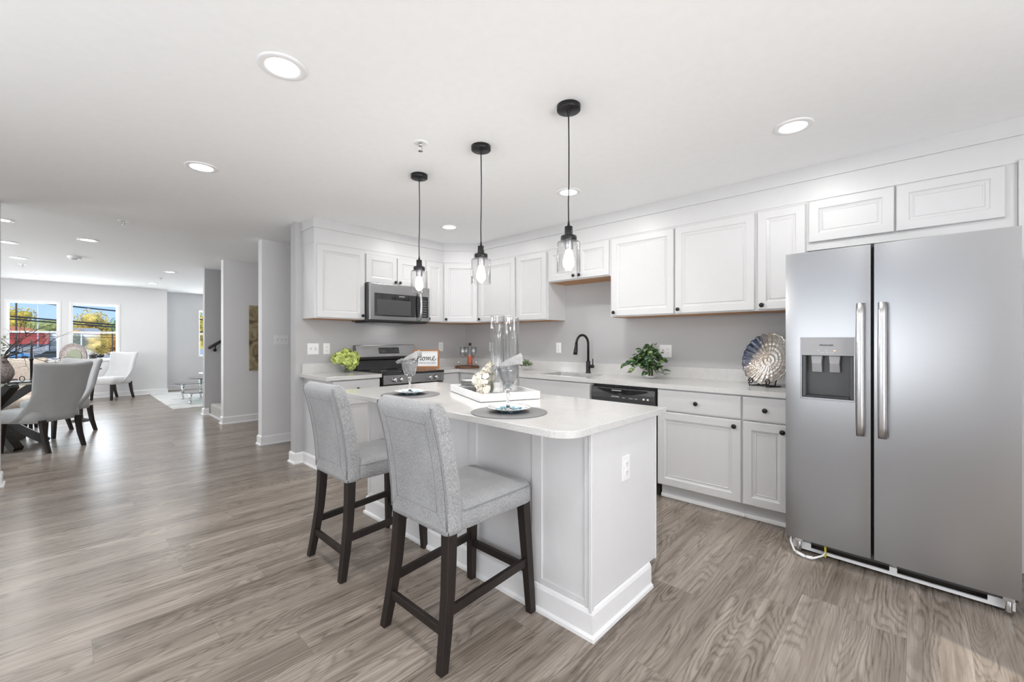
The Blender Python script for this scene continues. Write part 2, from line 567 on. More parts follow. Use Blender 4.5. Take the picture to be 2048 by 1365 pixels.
def thing(name, label, cat, loc=(0, 0, 0), rz=0.0, group=None):
    o = bpy.data.objects.new(name, None)
    o.empty_display_size = 0.1
    COL.objects.link(o)
    o.location = loc; o.rotation_euler = (0, 0, rz)
    return tag(o, label, cat, group)


def struct(o):
    o['kind'] = 'structure'
    return o


def sbox(name, x0, x1, y0, y1, z0, z1, m):
    return struct(MB().box(x0, x1, y0, y1, z0, z1).build(name, m))


def kids(o):
    return [c for c in bpy.data.objects if c.parent == o]


def dup(src, loc=None, rz=None, label=None, name=None):
    c = src.copy(); COL.objects.link(c)
    if loc is not None: c.location = loc
    if rz is not None: c.rotation_euler = (0, 0, rz)
    if label: c['label'] = label
    for k in kids(src):
        a = k.copy(); COL.objects.link(a); a.parent = c
        for g in kids(k):
            b = g.copy(); COL.objects.link(b); b.parent = a
    return c


def rrect(cx, cy, w, h, r, n=4):
    pts = []
    for sx, sy, a0 in ((1, 1, 0), (-1, 1, 90), (-1, -1, 180), (1, -1, 270)):
        for i in range(n + 1):
            a = rad(a0 + 90 * i / n)
            pts.append((cx + sx * (w / 2 - r) + r * cos(a), cy + sy * (h / 2 - r) + r * sin(a)))
    return pts


def text(body, size, m, parent, loc, rot, name='lettering', ext=0.0004, shear=0.0, align='CENTER'):
    cu = bpy.data.curves.new(name, 'FONT')
    cu.body = body; cu.size = size; cu.extrude = ext; cu.shear = shear
    cu.align_x = align; cu.align_y = 'CENTER'; cu.resolution_u = 3
    t = bpy.data.objects.new('tmp', cu)
    COL.objects.link(t)
    bpy.context.view_layer.update()
    me = bpy.data.meshes.new_from_object(t)
    bpy.data.objects.remove(t, do_unlink=True)
    me.materials.clear(); me.materials.append(m)
    o = bpy.data.objects.new(name, me)
    COL.objects.link(o)
    o.parent = parent; o.location = loc; o.rotation_euler = rot
    return o


def sweep(path, prof, name, m, closed=False):
    """sweep profile [(offset to the left of travel, z)] along a 2D path with mitred corners"""
    P = [Vector(p) for p in path]; rings = []
    for i, p in enumerate(P):
        d0 = (P[i] - P[i - 1]).normalized() if i > 0 else None
        d1 = (P[i + 1] - P[i]).normalized() if i < len(P) - 1 else None
        if d0 is None: d0 = d1
        if d1 is None: d1 = d0
        n0 = Vector((-d0.y, d0.x)); n1 = Vector((-d1.y, d1.x))
        b = (n0 + n1).normalized(); k = 1.0 / max(0.3, b.dot(n0))
        rings.append([(p.x + b.x * o * k, p.y + b.y * o * k, z) for o, z in prof])
    mb = MB().loft(rings, True, False)
    return mb.build(name, m)


# ================================================================== SETTING
SX = 3.863      # sink wall plane
RY = 4.56       # range wall plane
flo = sbox('floor', -3.9, 4.6, -2.9, 14.4, -0.15, 0.0, M['floor'])
sbox('ceiling', -3.9, 4.6, -2.9, 14.4, CEIL, CEIL + 0.2, M['ceil'])
sbox('wall_right', SX, SX + 0.15, -2.7, RY + 0.12, 0, CEIL, M['wall'])
sbox('wall_range', 1.625, SX, RY, RY + 0.125, 0, CEIL, M['wall'])
sbox('wall_pier', 1.635, 3.3, 5.645, 5.775, 0, CEIL, M['wall_lit'])
sbox('wall_closet', 3.3, 3.42, RY + 0.125, 8.72, 0, CEIL, M['wall'])
sbox('wall_hall', 1.65, 3.3, 7.47, 7.60, 0, CEIL, M['wall_lit'])
sbox('wall_stair', 1.64, 4.45, 8.62, 8.745, 0, CEIL, M['wall'])
sbox('wall_living_right', 4.45, 4.6, 8.745, 14.0, 0, CEIL, M['wall_lit'])
sbox('wall_left', -2.0, -1.85, -2.7, 0.2, 0, CEIL, M['wall_lit'])
sbox('wall_left_low', -2.0, -1.85, 0.2, 3.0, 0, 0.45, M['wall_lit'])
sbox('wall_left_head', -2.0, -1.85, 0.2, 3.0, 2.25, CEIL, M['wall_lit'])
sbox('wall_left_far', -2.0, -1.85, 3.0, 5.66, 0, CEIL, M['wall_lit'])
sbox('wall_stub', -3.45, -0.365, 5.66, 5.79, 0, CEIL, M['wall_lit'])
sbox('wall_dining_left', -3.6, -3.45, 5.66, 8.0, 0, CEIL, M['wall_lit'])
sbox('wall_dining_left_far', -3.6, -3.45, 10.4, 13.1, 0, CEIL, M['wall_lit'])
sbox('wall_dining_low', -3.6, -3.45, 8.0, 10.4, 0, 0.8, M['wall_lit'])
sbox('wall_dining_head', -3.6, -3.45, 8.0, 10.4, 2.2, CEIL, M['wall_lit'])
# rear wall with an unseen opening, added to let light in from behind
sbox('wall_rear_left', -2.0, -0.9, -2.7, -2.55, 0, CEIL, M['wall_lit'])
sbox('wall_rear_right', 1.4, SX, -2.7, -2.55, 0, CEIL, M['wall_lit'])
sbox('wall_rear_head', -0.9, 1.4, -2.7, -2.55, 2.3, CEIL, M['wall_lit'])

# far window wall with two openings
FY = 12.9
WZ0, WZ1 = 0.83, 2.03


def wall_with_windows(name, y, x0, x1, opens, m):
    mb = MB(); xs = x0
    for a, b in opens:
        mb.box(xs, a, y, y + 0.15, 0, CEIL)
        mb.box(a, b, y, y + 0.15, 0, WZ0)
        mb.box(a, b, y, y + 0.15, WZ1, CEIL)
        xs = b
    mb.box(xs, x1, y, y + 0.15, 0, CEIL)
    return struct(mb.build(name, m))


wall_with_windows('wall_far', FY, -3.6, 1.72, [(-0.744, -0.041), (0.127, 0.864)], M['wall_lit'])
sbox('wall_far_return', 1.60, 1.72, FY + 0.15, 13.75, 0, CEIL, M['wall_lit'])
wall_with_windows('wall_far_recess', 13.6, 1.72, 4.6, [(2.46, 3.3)], M['wall_lit'])


def window(name, x0, x1, y):
    f = MB(); t = 0.05
    z0, z1 = WZ0, WZ1
    # casing stands proud of the wall
    c = 0.03
    f.box(x0 - c, x0 + 0.008, y - 0.015, y + 0.12, z0 - c, z1 + c)
    f.box(x1 - 0.008, x1 + c, y - 0.015, y + 0.12, z0 - c, z1 + c)
    f.box(x0 + 0.008, x1 - 0.008, y - 0.015, y + 0.12, z1 - 0.008, z1 + c)
    f.box(x0 + 0.008, x1 - 0.008, y - 0.03, y + 0.12, z0 - c, z0 + 0.008)
    fr = struct(f.build(name, M['trim'], bevel=0.003))
    zm = 1.42
    for k, (a, b, dy) in enumerate(((z0 + 0.008, zm + 0.02, 0.03), (zm - 0.02, z1 - 0.008, 0.06))):
        s = MB(); xa, xb = x0 + 0.008, x1 - 0.008; q = 0.026
        s.box(xa, xa + q, y + dy, y + dy + 0.028, a, b); s.box(xb - q, xb, y + dy, y + dy + 0.028, a, b)
        s.box(xa + q, xb - q, y + dy, y + dy + 0.028, a, a + q); s.box(xa + q, xb - q, y + dy, y + dy + 0.028, b - q, b)
        so = s.build('window_sash', M['trim'], fr, bevel=0.002)
        MB().box(xa + q, xb - q, y + dy + 0.012, y + dy + 0.016, a + q, b - q).build('window_pane', M['pane'], so)
    return fr


window('window_1', -0.744, -0.041, FY)
window('window_2', 0.127, 0.864, FY)
window('window_3', 2.46, 3.30, 13.6)

# baseboards : profile (offset to the left of travel, z); path keeps the wall on its right
BB = [(0, 0), (0.026, 0), (0.024, 0.012), (0.014, 0.020), (0.014, 0.092), (0.009, 0.104), (0.003, 0.110), (0, 0.110)]


def baseboard(name, path):
    return struct(sweep(path, BB, name, M['trim']))


def bbx(name, path):
    return baseboard(name, path[::-1])


baseboard('baseboard_range', [(1.71, 4.02), (1.71, RY), (1.625, RY), (1.625, RY + 0.125), (3.3, RY + 0.125)])
baseboard('baseboard_pier', [(3.3, 5.645), (1.635, 5.645), (1.635, 5.775), (3.3, 5.775)])
baseboard('baseboard_hall', [(3.3, 7.47), (1.65, 7.47), (1.65, 7.60), (1.70, 7.60)])
baseboard('baseboard_stair', [(1.70, 8.62), (1.64, 8.62), (1.64, 8.745), (4.45, 8.745)])
sbox('baseboard_step', 1.695, 1.712, 7.60, 8.62, 0, 0.025, M['trim'])
baseboard('baseboard_far_recess', [(4.45, 13.6), (1.72, 13.6), (1.72, FY), (-3.45, FY)])
baseboard('baseboard_left', [(-3.45, 5.79), (-0.365, 5.79), (-0.365, 5.66), (-1.85, 5.66)])


# ------------------------------------------------------------------ stairs, rail
for i in range(3):
    mb = MB()
    x0 = 1.715 + i * 0.26; z1 = 0.19 * (i + 1)
    mb.box(x0, 3.29, 7.62, 8.61, z1 - 0.19, z1)
    o = mb.build('stair_step', M['carpet'], bevel=0.035, seg=4)
    tag(o, 'carpeted bottom step of the staircase beside the grey wall' if i == 0 else
        ['', 'second carpeted step, just above the bottom step', 'third carpeted step of the staircase, between walls', 'fourth carpeted step up the hidden staircase', 'fifth carpeted step up the hidden staircase'][i], 'stair step', None)
rail = thing('handrail', 'dark wooden handrail sloping up the stair wall', 'handrail', (1.68, 8.565, 1.115), 0)
MB().tube([(0, 0, 0), (0.02, 0, 0.012), (0.9, 0, 0.60)], [0.018, 0.024, 0.024], 12).build('rail', M['espressoX'], rail)
MB().tube([(0.10, 0.0, 0.045), (0.10, 0.0, 0.01), (0.10, 0.045, -0.02)], 0.007, 8).ball((0.10, 0.042, -0.03), 0.028).build('bracket', M['black'], rail)

# ================================================================== CABINETS
KN = MB()
KN.lathe([(0.005, 0.0), (0.005, 0.012), (0.015, 0.016), (0.0165, 0.022), (0.013, 0.027), (0.0001, 0.028)], 18)
KN.xform(Matrix.Rotation(rad(90), 4, 'X'))   # axis now along -Y
knob_src = None


def knob(parent, x, y, z, name='knob'):
    global knob_src
    if knob_src is None:
        o = KN.build(name, M['black'], parent); knob_src = o
    else:
        o = knob_src.copy(); COL.objects.link(o); o.parent = parent; o.name = name
    o.location = (x, y, z)
    return o


def front(name, x0, x1, z0, z1, y, parent, flat=False, m=None):
    """door or drawer front seen from -Y, back face at y, raised panel unless flat"""
    m = m or M['cab']
    w_, h_ = x1 - x0, z1 - z0
    T = 0.02
    if flat:
        rings = [(0, 0), (0, T - 0.004), (0.004, T - 0.001), (0.012, T), (0.014, T)]
    else:
        e = 0.055
        rings = [(0, 0), (0, T - 0.004), (0.004, T), (e, T), (e + 0.005, T - 0.005), (e + 0.020, T - 0.010),
                 (e + 0.022, T - 0.006), (e + 0.027, T - 0.0055), (e + 0.029, T - 0.008)]
        if min(w_, h_) < 0.24:
            pass
    rr = []
    for i, d in rings:
        rr.append([(x0 + i, y - d, z0 + i), (x1 - i, y - d, z0 + i), (x1 - i, y - d, z1 - i), (x0 + i, y - d, z1 - i)])
    return MB().loft(rr, True, False).build(name, m, parent)


def cabinet(name, label, cat, loc, rz, w_, h_, d_, fronts, group=None, birch=False, toe=0.0, m=None):
    """origin: left-back-bottom corner as seen from the front; front looks to local -Y"""
    t = thing(name, label, cat, loc, rz, group)
    b = MB()
    if toe:
        b.box(0, w_, -d_ + 0.075, 0, 0, toe)
        b.box(0, w_, -d_, 0, toe, h_)
    else:
        b.box(0, w_, -d_, 0, 0, h_)
    b.build('body', m or M['cab'], t, bevel=0.0012, seg=1)
    if birch:
        MB().box(0.012, w_ - 0.012, -d_ + 0.02, -0.002, -0.003, 0.0).build('underside', M['birch'], t)
    for fr in fronts:
        kind, x0, x1, z0, z1, kx, kz = fr
        o = front('drawer_front' if kind == 'drawer' else 'door', x0, x1, z0, z1, -d_, t, flat=(kind == 'drawer'))
        if kx is not None:
            knob(o, kx, -d_ - 0.02, kz)
    return t


RS = rad(-90)
UZ, UH = 1.468, 0.752       # upper run
UD = 0.303
# ---- sink wall uppers : local x = Yleft - Y
upsink = [
    (3.95, 3.30, 1.468, 0.752, [(3.925, 3.315)], ['L'], 'tall white wall cabinet on the sink wall next to the angled corner cabinet'),
    (3.30, 2.84, 1.468, 0.752, [(3.285, 2.86)], [None], 'white wall cabinet just left of the short cabinet over the sink'),
    (2.84, 2.09, 1.86, 0.36, [(2.825, 2.466), (2.454, 2.10)], ['R', 'L'], 'short white two-door wall cabinet with orange plywood underside above the sink'),
    (2.09, 1.475, 1.468, 0.752, [(2.072, 1.483)], ['L'], 'white single-door wall cabinet right of the short sink cabinet'),
    (1.475, 0.862, 1.468, 0.752, [(1.470, 0.872)], ['L'], 'wide white wall cabinet in the middle above the potted ivy'),
    (0.862, 0.55, 1.468, 0.752, [(0.852, 0.556)], ['L'], 'narrow white wall cabinet directly left of the fridge cabinet'),
]
for (ya, yb, z0, hh, doors, kn, lab) in upsink:
    fr = []
    for (da, db), k in zip(doors, kn):
        x0, x1 = ya - da, ya - db
        kz = 0.040
        kx = None if k is None else (x0 + 0.030 if k == 'L' else x1 - 0.030)
        fr.append(('door', x0, x1, 0.008, hh - 0.025, kx, kz))
    cabinet('wall_cabinet', lab, 'cabinet', (SX, ya, z0), RS, ya - yb, hh, UD, fr, 'white wall cabinets', birch=True)
# fridge cabinet
cabinet('wall_cabinet', 'wide shallow white two-door cabinet above the refrigerator', 'cabinet', (SX, 0.55, 1.868), RS, 0.95, 0.352, UD,
        [('door', 0.012, 0.452, 0.055, 0.336, None, None), ('door', 0.462, 0.905, 0.055, 0.336, None, None)], 'white wall cabinets')
o = MB().box(SX - 0.325, SX - 0.001, -0.475, -0.4005, 0.0, 2.22).build('filler_panel', M['cab'], bevel=0.002)
tag(o, 'tall narrow white filler panel right of the refrigerator', 'panel')

# ---- range wall uppers
UYD = 0.303
cabinet('wall_cabinet', 'white wall cabinet at the left end of the range wall, left of the microwave', 'cabinet', (1.69, RY, UZ), 0, 0.525, UH, UYD,
        [('door', 0.022, 0.517, 0.008, UH - 0.025, 0.487, 0.04)], 'white wall cabinets', birch=True)
cabinet('wall_cabinet', 'short white two-door cabinet above the microwave', 'cabinet', (2.215, RY, 1.862), 0, 0.765, 0.358, UYD,
        [('door', 0.010, 0.378, 0.006, 0.31, 0.353, 0.035), ('door', 0.386, 0.755, 0.006, 0.31, 0.411, 0.035)], 'white wall cabinets')
cabinet('wall_cabinet', 'narrow white wall cabinet between the microwave and the corner', 'cabinet', (2.98, RY, UZ), 0, 0.273, UH, UYD,
        [('door', 0.012, 0.255, 0.008, UH - 0.025, 0.038, 0.04)], 'white wall cabinets', birch=True)
# diagonal corner cabinet
A_ = (3.253, RY - UYD); B_ = (SX - UD, 3.95)
dl = math.hypot(B_[0] - A_[0], B_[1] - A_[1]); dth = math.atan2(B_[1] - A_[1], B_[0] - A_[0])
ct = thing('corner_cabinet', 'white wall cabinet set diagonally across the kitchen corner', 'cabinet', (A_[0], A_[1], UZ), dth)
Ri = Matrix.Rotation(-dth, 4, 'Z')
loc = [Ri @ Vector((px - A_[0], py - A_[1], 0)) for px, py in (A_, B_, (SX, 3.95), (SX, RY), (3.253, RY))]
MB().prism([(p.x, p.y) for p in loc], 0, UH).build('body', M['cab'], ct)
MB().prism([(p.x * 0.96 + 0.01, p.y * 0.96 + 0.01) for p in loc], -0.003, 0.0).build('underside', M['birch'], ct)
dd = front('door', 0.012, dl - 0.012, 0.008, UH - 0.025, 0, ct)
knob(dd, 0.042, -0.02, 0.04)

# frieze + crown along the cabinet run (one continuous moulding)
fo = 0.006
path = [(1.686, RY), (1.686, RY - UYD - fo), (3.253 - 0.003, RY - UYD - fo), (SX - UD - fo, 3.95 - 0.003), (SX - UD - fo, -0.55)]
fz = [(-0.02, 2.212), (0, 2.212), (0, CEIL - 0.001), (-0.02, CEIL - 0.001)]
struct(sweep(path[::-1], fz, 'trim_1', M['cab']))
cz = CEIL
crown = [(-0.012, cz - 0.095), (0.008, cz - 0.095), (0.008, cz - 0.090), (0.002, cz - 0.089), (0.002, cz - 0.085), (0.009, cz - 0.084), (0.009, cz - 0.080), (0.013, cz - 0.074), (0.014, cz - 0.066), (0.020, cz - 0.050),
         (0.034, cz - 0.036), (0.054, cz - 0.022), (0.056, cz - 0.012), (0.066, cz - 0.010), (0.066, cz - 0.0005), (-0.012, cz - 0.0005)]
struct(sweep(path[::-1], [(-a, z) for a, z in crown], 'trim_2', M['cab']))

# ---- base cabinets, sink wall
BD = 0.61
BH = 0.872
sinkb = [
    (0.875, 0.585, 'narrow white base cabinet beside the refrigerator', 'R'),
    (1.487, 0.875, 'white base cabinet with one drawer right of the dishwasher', 'R'),
]
for ya, yb, lab, k in sinkb:
    W_ = ya - yb
    t = cabinet('base_cabinet', lab, 'cabinet', (SX - 0.002, ya, 0), RS, W_, BH, BD,
                [('drawer', 0.006, W_ - 0.006, 0.702, 0.862, W_ / 2, 0.780),
                 ('door', 0.006, W_ - 0.006, 0.122, 0.692, W_ - 0.045, 0.650)], 'white base cabinets', toe=0.115)
    MB().box(0, W_, -BD + 0.058, -BD + 0.0745, 0, 0.03).build('toe_moulding', M['trim'], t, bevel=0.006, seg=3)
t = cabinet('base_cabinet', 'white sink base cabinet left of the dishwasher', 'cabinet', (SX - 0.002, 3.05, 0), RS, 0.945, BH - 0.2, BD,
            [('door', 0.006, 0.468, 0.122, 0.662, 0.43, 0.63), ('door', 0.476, 0.939, 0.122, 0.662, 0.515, 0.63)], 'white base cabinets', toe=0.115)
MB().box(0, 0.945, -BD, -BD + 0.02, BH - 0.2, BH).box(0, 0.02, -BD + 0.02, 0, BH - 0.2, BH).box(0.925, 0.945, -BD + 0.02, 0, BH - 0.2, BH).build('apron', M['cab'], t)
front('drawer_front', 0.006, 0.939, 0.702, 0.862, -BD, t, flat=True)
cabinet('base_cabinet', 'white corner base cabinet under the round wooden tray', 'cabinet', (SX - 0.002, RY - 0.012, 0), RS, RY - 0.012 - 3.05, BH, BD,
        [('door', 0.66, 1.49, 0.122, 0.862, None, None)], 'white base cabinets', toe=0.115)
cabinet('base_cabinet', 'white base cabinet between the range and the corner', 'cabinet', (2.995, RY, 0), 0, SX - BD - 2.999, BH, BD,
        [('drawer', 0.006, 0.25, 0.702, 0.862, None, None), ('door', 0.006, 0.25, 0.122, 0.692, None, None)], 'white base cabinets', toe=0.115)
t = cabinet('base_cabinet', 'white base cabinet left of the range below the green flowers', 'cabinet', (1.71, RY, 0), 0, 0.505, BH, BD,
            [('drawer', 0.02, 0.50, 0.702, 0.862, 0.26, 0.78), ('door', 0.02, 0.50, 0.122, 0.692, 0.46, 0.65)], 'white base cabinets', toe=0.115)

# ---- worktops
CT = 0.91
CB = 0.874
# sink opening in the long worktop
mb = MB()
y_lo, y_hi = 0.585, RY
fx_ = 3.215
sxa, sxb, sya, syb = 3.335, 3.700, 2.22, 2.78
mb.box(fx_, SX - 0.002, y_lo, sya, CB, CT)
mb.box(fx_, sxa, sya, syb, CB, CT)
mb.box(sxb, SX - 0.002, sya, syb, CB, CT)
mb.box(fx_, SX - 0.002, syb, RY - 0.002, CB, CT)
mb.box(2.995, fx_, RY - 0.648, RY - 0.002, CB, CT)
wt = thing('worktop', 'speckled white quartz worktop running along the sink wall into the corner', 'worktop', (0, 0, 0))
mb.build('slab', M['quartz'], wt)
MB().box(SX - 0.02, SX - 0.001, y_lo, RY - 0.021, CT, CT + 0.10).build('backsplash', M['quartz'], wt)
MB().box(2.995, SX - 0.001, RY - 0.02, RY - 0.001, CT, CT + 0.10).build('backsplash', M['quartz'], wt)
wt = thing('worktop', 'short quartz worktop left of the range under the green hydrangea', 'worktop', (0, 0, 0))
MB().box(1.665, 2.222, RY - 0.648, RY, CB, CT).build('slab', M['quartz'], wt, bevel=0.002)
MB().box(1.685, 2.222, RY - 0.02, RY - 0.001, CT, CT + 0.10).build('backsplash', M['quartz'], wt)

# sink basin
sk = MB()
a = 0.012
rings = []
for ins, z in ((-0.004, CB), (-0.004, CB - 0.19), (0.05, CB - 0.20)):
    rings.append([(sxa + ins, sya + ins, z), (sxb - ins, sya + ins, z), (sxb - ins, syb - ins, z), (sxa + ins, syb - ins, z)])
sk.loft(rings, False, False)
rings2 = [[(sxa - 0.02, sya - 0.02, CB - 0.001), (sxb + 0.02, sya - 0.02, CB - 0.001), (sxb + 0.02, syb + 0.02, CB - 0.001), (sxa - 0.02, syb + 0.02, CB - 0.001)],
          [(sxa - 0.004, sya - 0.004, CB - 0.001), (sxb + 0.004, sya - 0.004, CB - 0.001), (sxb + 0.004, syb + 0.004, CB - 0.001), (sxa - 0.004, syb + 0.004, CB - 0.001)]]
sk.loft(rings2, False, False)
c4 = [(sxa + 0.05, sya + 0.05, CB - 0.20), (sxb - 0.05, sya + 0.05, CB - 0.20), (sxb - 0.05, syb - 0.05, CB - 0.20), (sxa + 0.05, syb - 0.05, CB - 0.20)]
sk.add(c4, [(0, 1, 2, 3)])
sink = thing('kitchen_sink', 'stainless undermount sink set in the worktop in front of the black tap', 'sink', (0, 0, 0))
sk.build('basin', M['steel'], sink)
MB().cyl(3.52, 2.5, CB - 0.199, CB - 0.194, 0.042).build('drain', M['chrome'], sink)

# faucet
fc = thing('faucet', 'matte black gooseneck tap behind the sink', 'faucet', (3.765, 2.475, CT), 0)
MB().lathe([(0.027, 0), (0.027, 0.008), (0.022, 0.012), (0.022, 0.115), (0.019, 0.125)], 20, caps=True).build('base', M['black'], fc)
pts = [(0, 0, 0.11), (0, 0, 0.30)]
for i in range(1, 13):
    an = pi * i / 12 * 0.97
    pts.append((-0.085 + 0.085 * cos(an), 0.03 * (1 - cos(an)) / 2, 0.30 + 0.085 * sin(an) * 1.1))
MB().tube(pts, 0.0125, 14).build('spout', M['black'], fc)
e = pts[-1]
MB().tube([(e[0], e[1], e[2]), (e[0] - 0.004, e[1], e[2] - 0.035), (e[0] - 0.012, e[1] + 0.002, e[2] - 0.085), (e[0] - 0.016, e[1] + 0.003, e[2] - 0.115)], [0.014, 0.017, 0.021, 0.021], 16).build('spray_head', M['black'], fc)
hm = MB().tube([(0, -0.015, 0.07), (0, -0.062, 0.07)], 0.018, 16)
hm.tube([(0, -0.055, 0.07), (-0.006, -0.060, 0.15)], [0.006, 0.005], 8)
hm.build('handle', M['black'], fc)

# ---- dishwasher
dw = thing('dishwasher', 'black dishwasher with curved control panel under the worktop', 'dishwasher', (SX, 2.099, 0), RS)
MB().box(0.004, 0.606, -0.58, -0.02, 0.10, 0.868).build('body', M['dgrey'], dw)
cp = MB()
rings = []
for z, d in ((0.715, 0.630), (0.76, 0.640), (0.80, 0.640), (0.845, 0.628)):
    rings.append([(0.012, -0.59, z), (0.012, -d, z), (0.30, -d - 0.012, z), (0.598, -d, z), (0.598, -0.59, z)])
cp.loft(rings, True, False).build('control_panel', M['dgrey'], dw, bevel=0.003)
gr = MB()
arc = []
for i in range(17):
    u = i / 16.0
    arc.append((0.08 + 0.46 * u, 0.832 - 0.042 * sin(pi * u)))
top = [(0.54 - 0.46 * i / 16, 0.838) for i in range(17)]
pl = [(x, z) for x, z in arc] + [(x, z) for x, z in top]
gv = [(x, -0.6445 - 0.010 * (1 - abs(x - 0.3) / 0.3), z) for x, z in pl]
gr.add(gv, [tuple(range(len(gv)))])
gr.add([(x, y + 0.004, z) for x, y, z in gv], [tuple(range(len(gv)))])
gr.build('grip_recess', M['bglass'], dw)
MB().box(0.225, 0.315, -0.662, -0.652, 0.822, 0.832).build('latch', M['mgrey'], dw, bevel=0.004)
MB().box(0.010, 0.600, -0.612, -0.585, 0.125, 0.708).build('door', M['bplast'], dw, bevel=0.004)
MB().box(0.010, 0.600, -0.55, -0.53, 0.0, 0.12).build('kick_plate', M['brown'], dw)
text('FRIGIDAIRE', 0.014, M['print'], dw, (0.255, -0.6535, 0.775), (rad(90), 0, 0))
for x, s_ in ((0.335, 'Start'), (0.40, 'Normal'), (0.445, 'Heavy')):
    text(s_, 0.010, M['print'], dw, (x, -0.651, 0.770), (rad(90), 0, rad(2)))
for x in (0.50, 0.535):
    MB().box(x, x + 0.016, -0.6455, -0.6435, 0.765, 0.779).build('indicator', M['print'], dw)

# ---- range
rg = thing('range', 'stainless steel electric range with black glass top below the microwave', 'range', (2.232, RY - 0.008, 0), 0)
RW = 0.754
MB().box(0.0, RW, -0.60, 0, 0.03, 0.895).build('body', M['dgrey'], rg)
MB().box(0.0, RW, -0.665, -0.02, 0.895, 0.915).build('cooktop', M['bglass'], rg, bevel=0.004)
for (cx, cy, r) in ((0.20, -0.19, 0.085), (0.20, -0.46, 0.105), (0.55, -0.19, 0.085), (0.55, -0.46, 0.11)):
    bt = MB(); bt.lathe([(r, 0.9152), (r, 0.9156), (r - 0.003, 0.9156), (r - 0.003, 0.9152)], 36, cx, cy)
    bt.build('burner_ring', M['mgrey'], rg)
MB().box(0.0, RW, -0.658, -0.60, 0.795, 0.893).build('knob_panel', M['steel'], rg, bevel=0.004)
for x in (0.120, 0.195, 0.560, 0.635):
    kk = MB().lathe([(0.024, 0), (0.026, 0.004), (0.022, 0.008), (0.021, 0.026), (0.018, 0.030), (0.0001, 0.031)], 24)
    kk.box(-0.004, 0.004, -0.020, 0.020, 0.026, 0.036)
    kk.xform(Matrix.Translation((x, -0.658, 0.843)) @ Matrix.Rotation(rad(90), 4, 'X'))
    kk.build('control_knob', M['chrome'], rg)
od = MB().box(0.004, RW - 0.004, -0.655, -0.60, 0.22, 0.785).build('oven_door', M['steel'], rg, bevel=0.004)
MB().tube([(0.06, -0.655, 0.74), (0.06, -0.70, 0.74), (RW - 0.06, -0.70, 0.74), (RW - 0.06, -0.655, 0.74)], 0.011, 12).build('handle', M['steel'], od)
MB().box(0.12, RW - 0.12, -0.658, -0.654, 0.33, 0.62).build('oven_window', M['bglass'], od)
MB().box(0.004, RW - 0.004, -0.65, -0.60, 0.05, 0.212).build('storage_drawer', M['steel'], rg, bevel=0.004)
# back guard: black riser with leaning steel console
MB().loft([[(0.0, 0, 0.915), (RW, 0, 0.915), (RW, -0.105, 0.915), (0.0, -0.105, 0.915)],
           [(0.0, 0, 1.03), (RW, 0, 1.03), (RW, -0.060, 1.03), (0.0, -0.060, 1.03)]], True, False).build('riser', M['bplast'], rg, bevel=0.006)
cn = MB()
cn.loft([[(0.0, 0, 1.03), (RW, 0, 1.03), (RW, -0.085, 1.03), (0.0, -0.085, 1.03)],
         [(0.0, 0, 1.068), (RW, 0, 1.068), (RW, -0.098, 1.062), (0.0, -0.098, 1.062)],
         [(0.0, 0, 1.195), (RW, 0, 1.195), (RW, -0.058, 1.195), (0.0, -0.058, 1.195)]], True, False)
con = cn.build('console', M['steel'], rg, bevel=0.005)
dm = Matrix.Translation((0.40, -0.0795, 1.130)) @ Matrix.Rotation(rad(-17.5), 4, 'X')
q = MB().box(-0.13, 0.13, -0.003, 0.003, -0.036, 0.036); q.xform(dm)
disp = q.build('display', M['bglass'], con)
q = MB()
for i in range(4):
    for j in range(2):
        q.box(-0.115 + i * 0.018, -0.105 + i * 0.018, -0.0040, -0.0032, -0.018 + j * 0.022, -0.013 + j * 0.022)
        q.box(0.050 + i * 0.018, 0.060 + i * 0.018, -0.0040, -0.0032, -0.018 + j * 0.022, -0.015 + j * 0.022)
q.xform(dm)
q.build('display_print', M['mgrey'], disp)

# ---- microwave
mw = thing('microwave', 'stainless over-the-range microwave hanging under the short cabinet', 'microwave', (2.217, RY, 1.455), 0)
MH = 0.403
MB().box(0.0, 0.760, -0.375, -0.003, 0.0, MH).build('body', M['dgrey'], mw)
fd = MB().box(0.0, 0.760, -0.405, -0.375, 0.012, MH).build('door', M['steel'], mw, bevel=0.006, seg=3)
MB().box(0.055, 0.735, -0.4075, -0.403, 0.055, 0.300).build('door_window', M['bglass'], fd)
MB().box(0.085, 0.50, -0.4085, -0.4072, 0.068, 0.235).build('viewing_screen', M['dgrey'], fd)
MB().tube([(0.605, -0.405, 0.335), (0.605, -0.440, 0.325), (0.605, -0.455, 0.27), (0.605, -0.460, 0.19), (0.605, -0.455, 0.11), (0.605, -0.440, 0.035), (0.605, -0.405, 0.022)], 0.014, 12).build('handle', M['steelv'], fd)
kp = MB()
for i in range(3):
    for j in range(7):
        kp.box(0.652 + i * 0.024, 0.664 + i * 0.024, -0.4085, -0.4074, 0.075 + j * 0.028, 0.082 + j * 0.028)
kp.build('keypad', M['mgrey'], fd)
text('FRIGIDAIRE', 0.014, M['print'], fd, (0.385, -0.4078, 0.278), (rad(90), 0, 0))
MB().box(0.02, 0.74, -0.37, -0.04, -0.012, 0.0).build('underside_vent', M['black'], mw, bevel=0.003)

ml = bpy.data.lights.new('cooktop_lamp', 'AREA'); ml.shape = 'RECTANGLE'; ml.size = 0.30; ml.size_y = 0.05; ml.energy = 0.22; ml.color = (1, 0.98, 0.95)
mlo = bpy.data.objects.new('cooktop_lamp', ml); COL.objects.link(mlo); mlo.parent = mw; mlo.location = (0.38, -0.13, -0.014)
MB().box(0.22, 0.54, -0.16, -0.10, -0.0135, -0.012).build('lamp_lens', M['white'], mw)

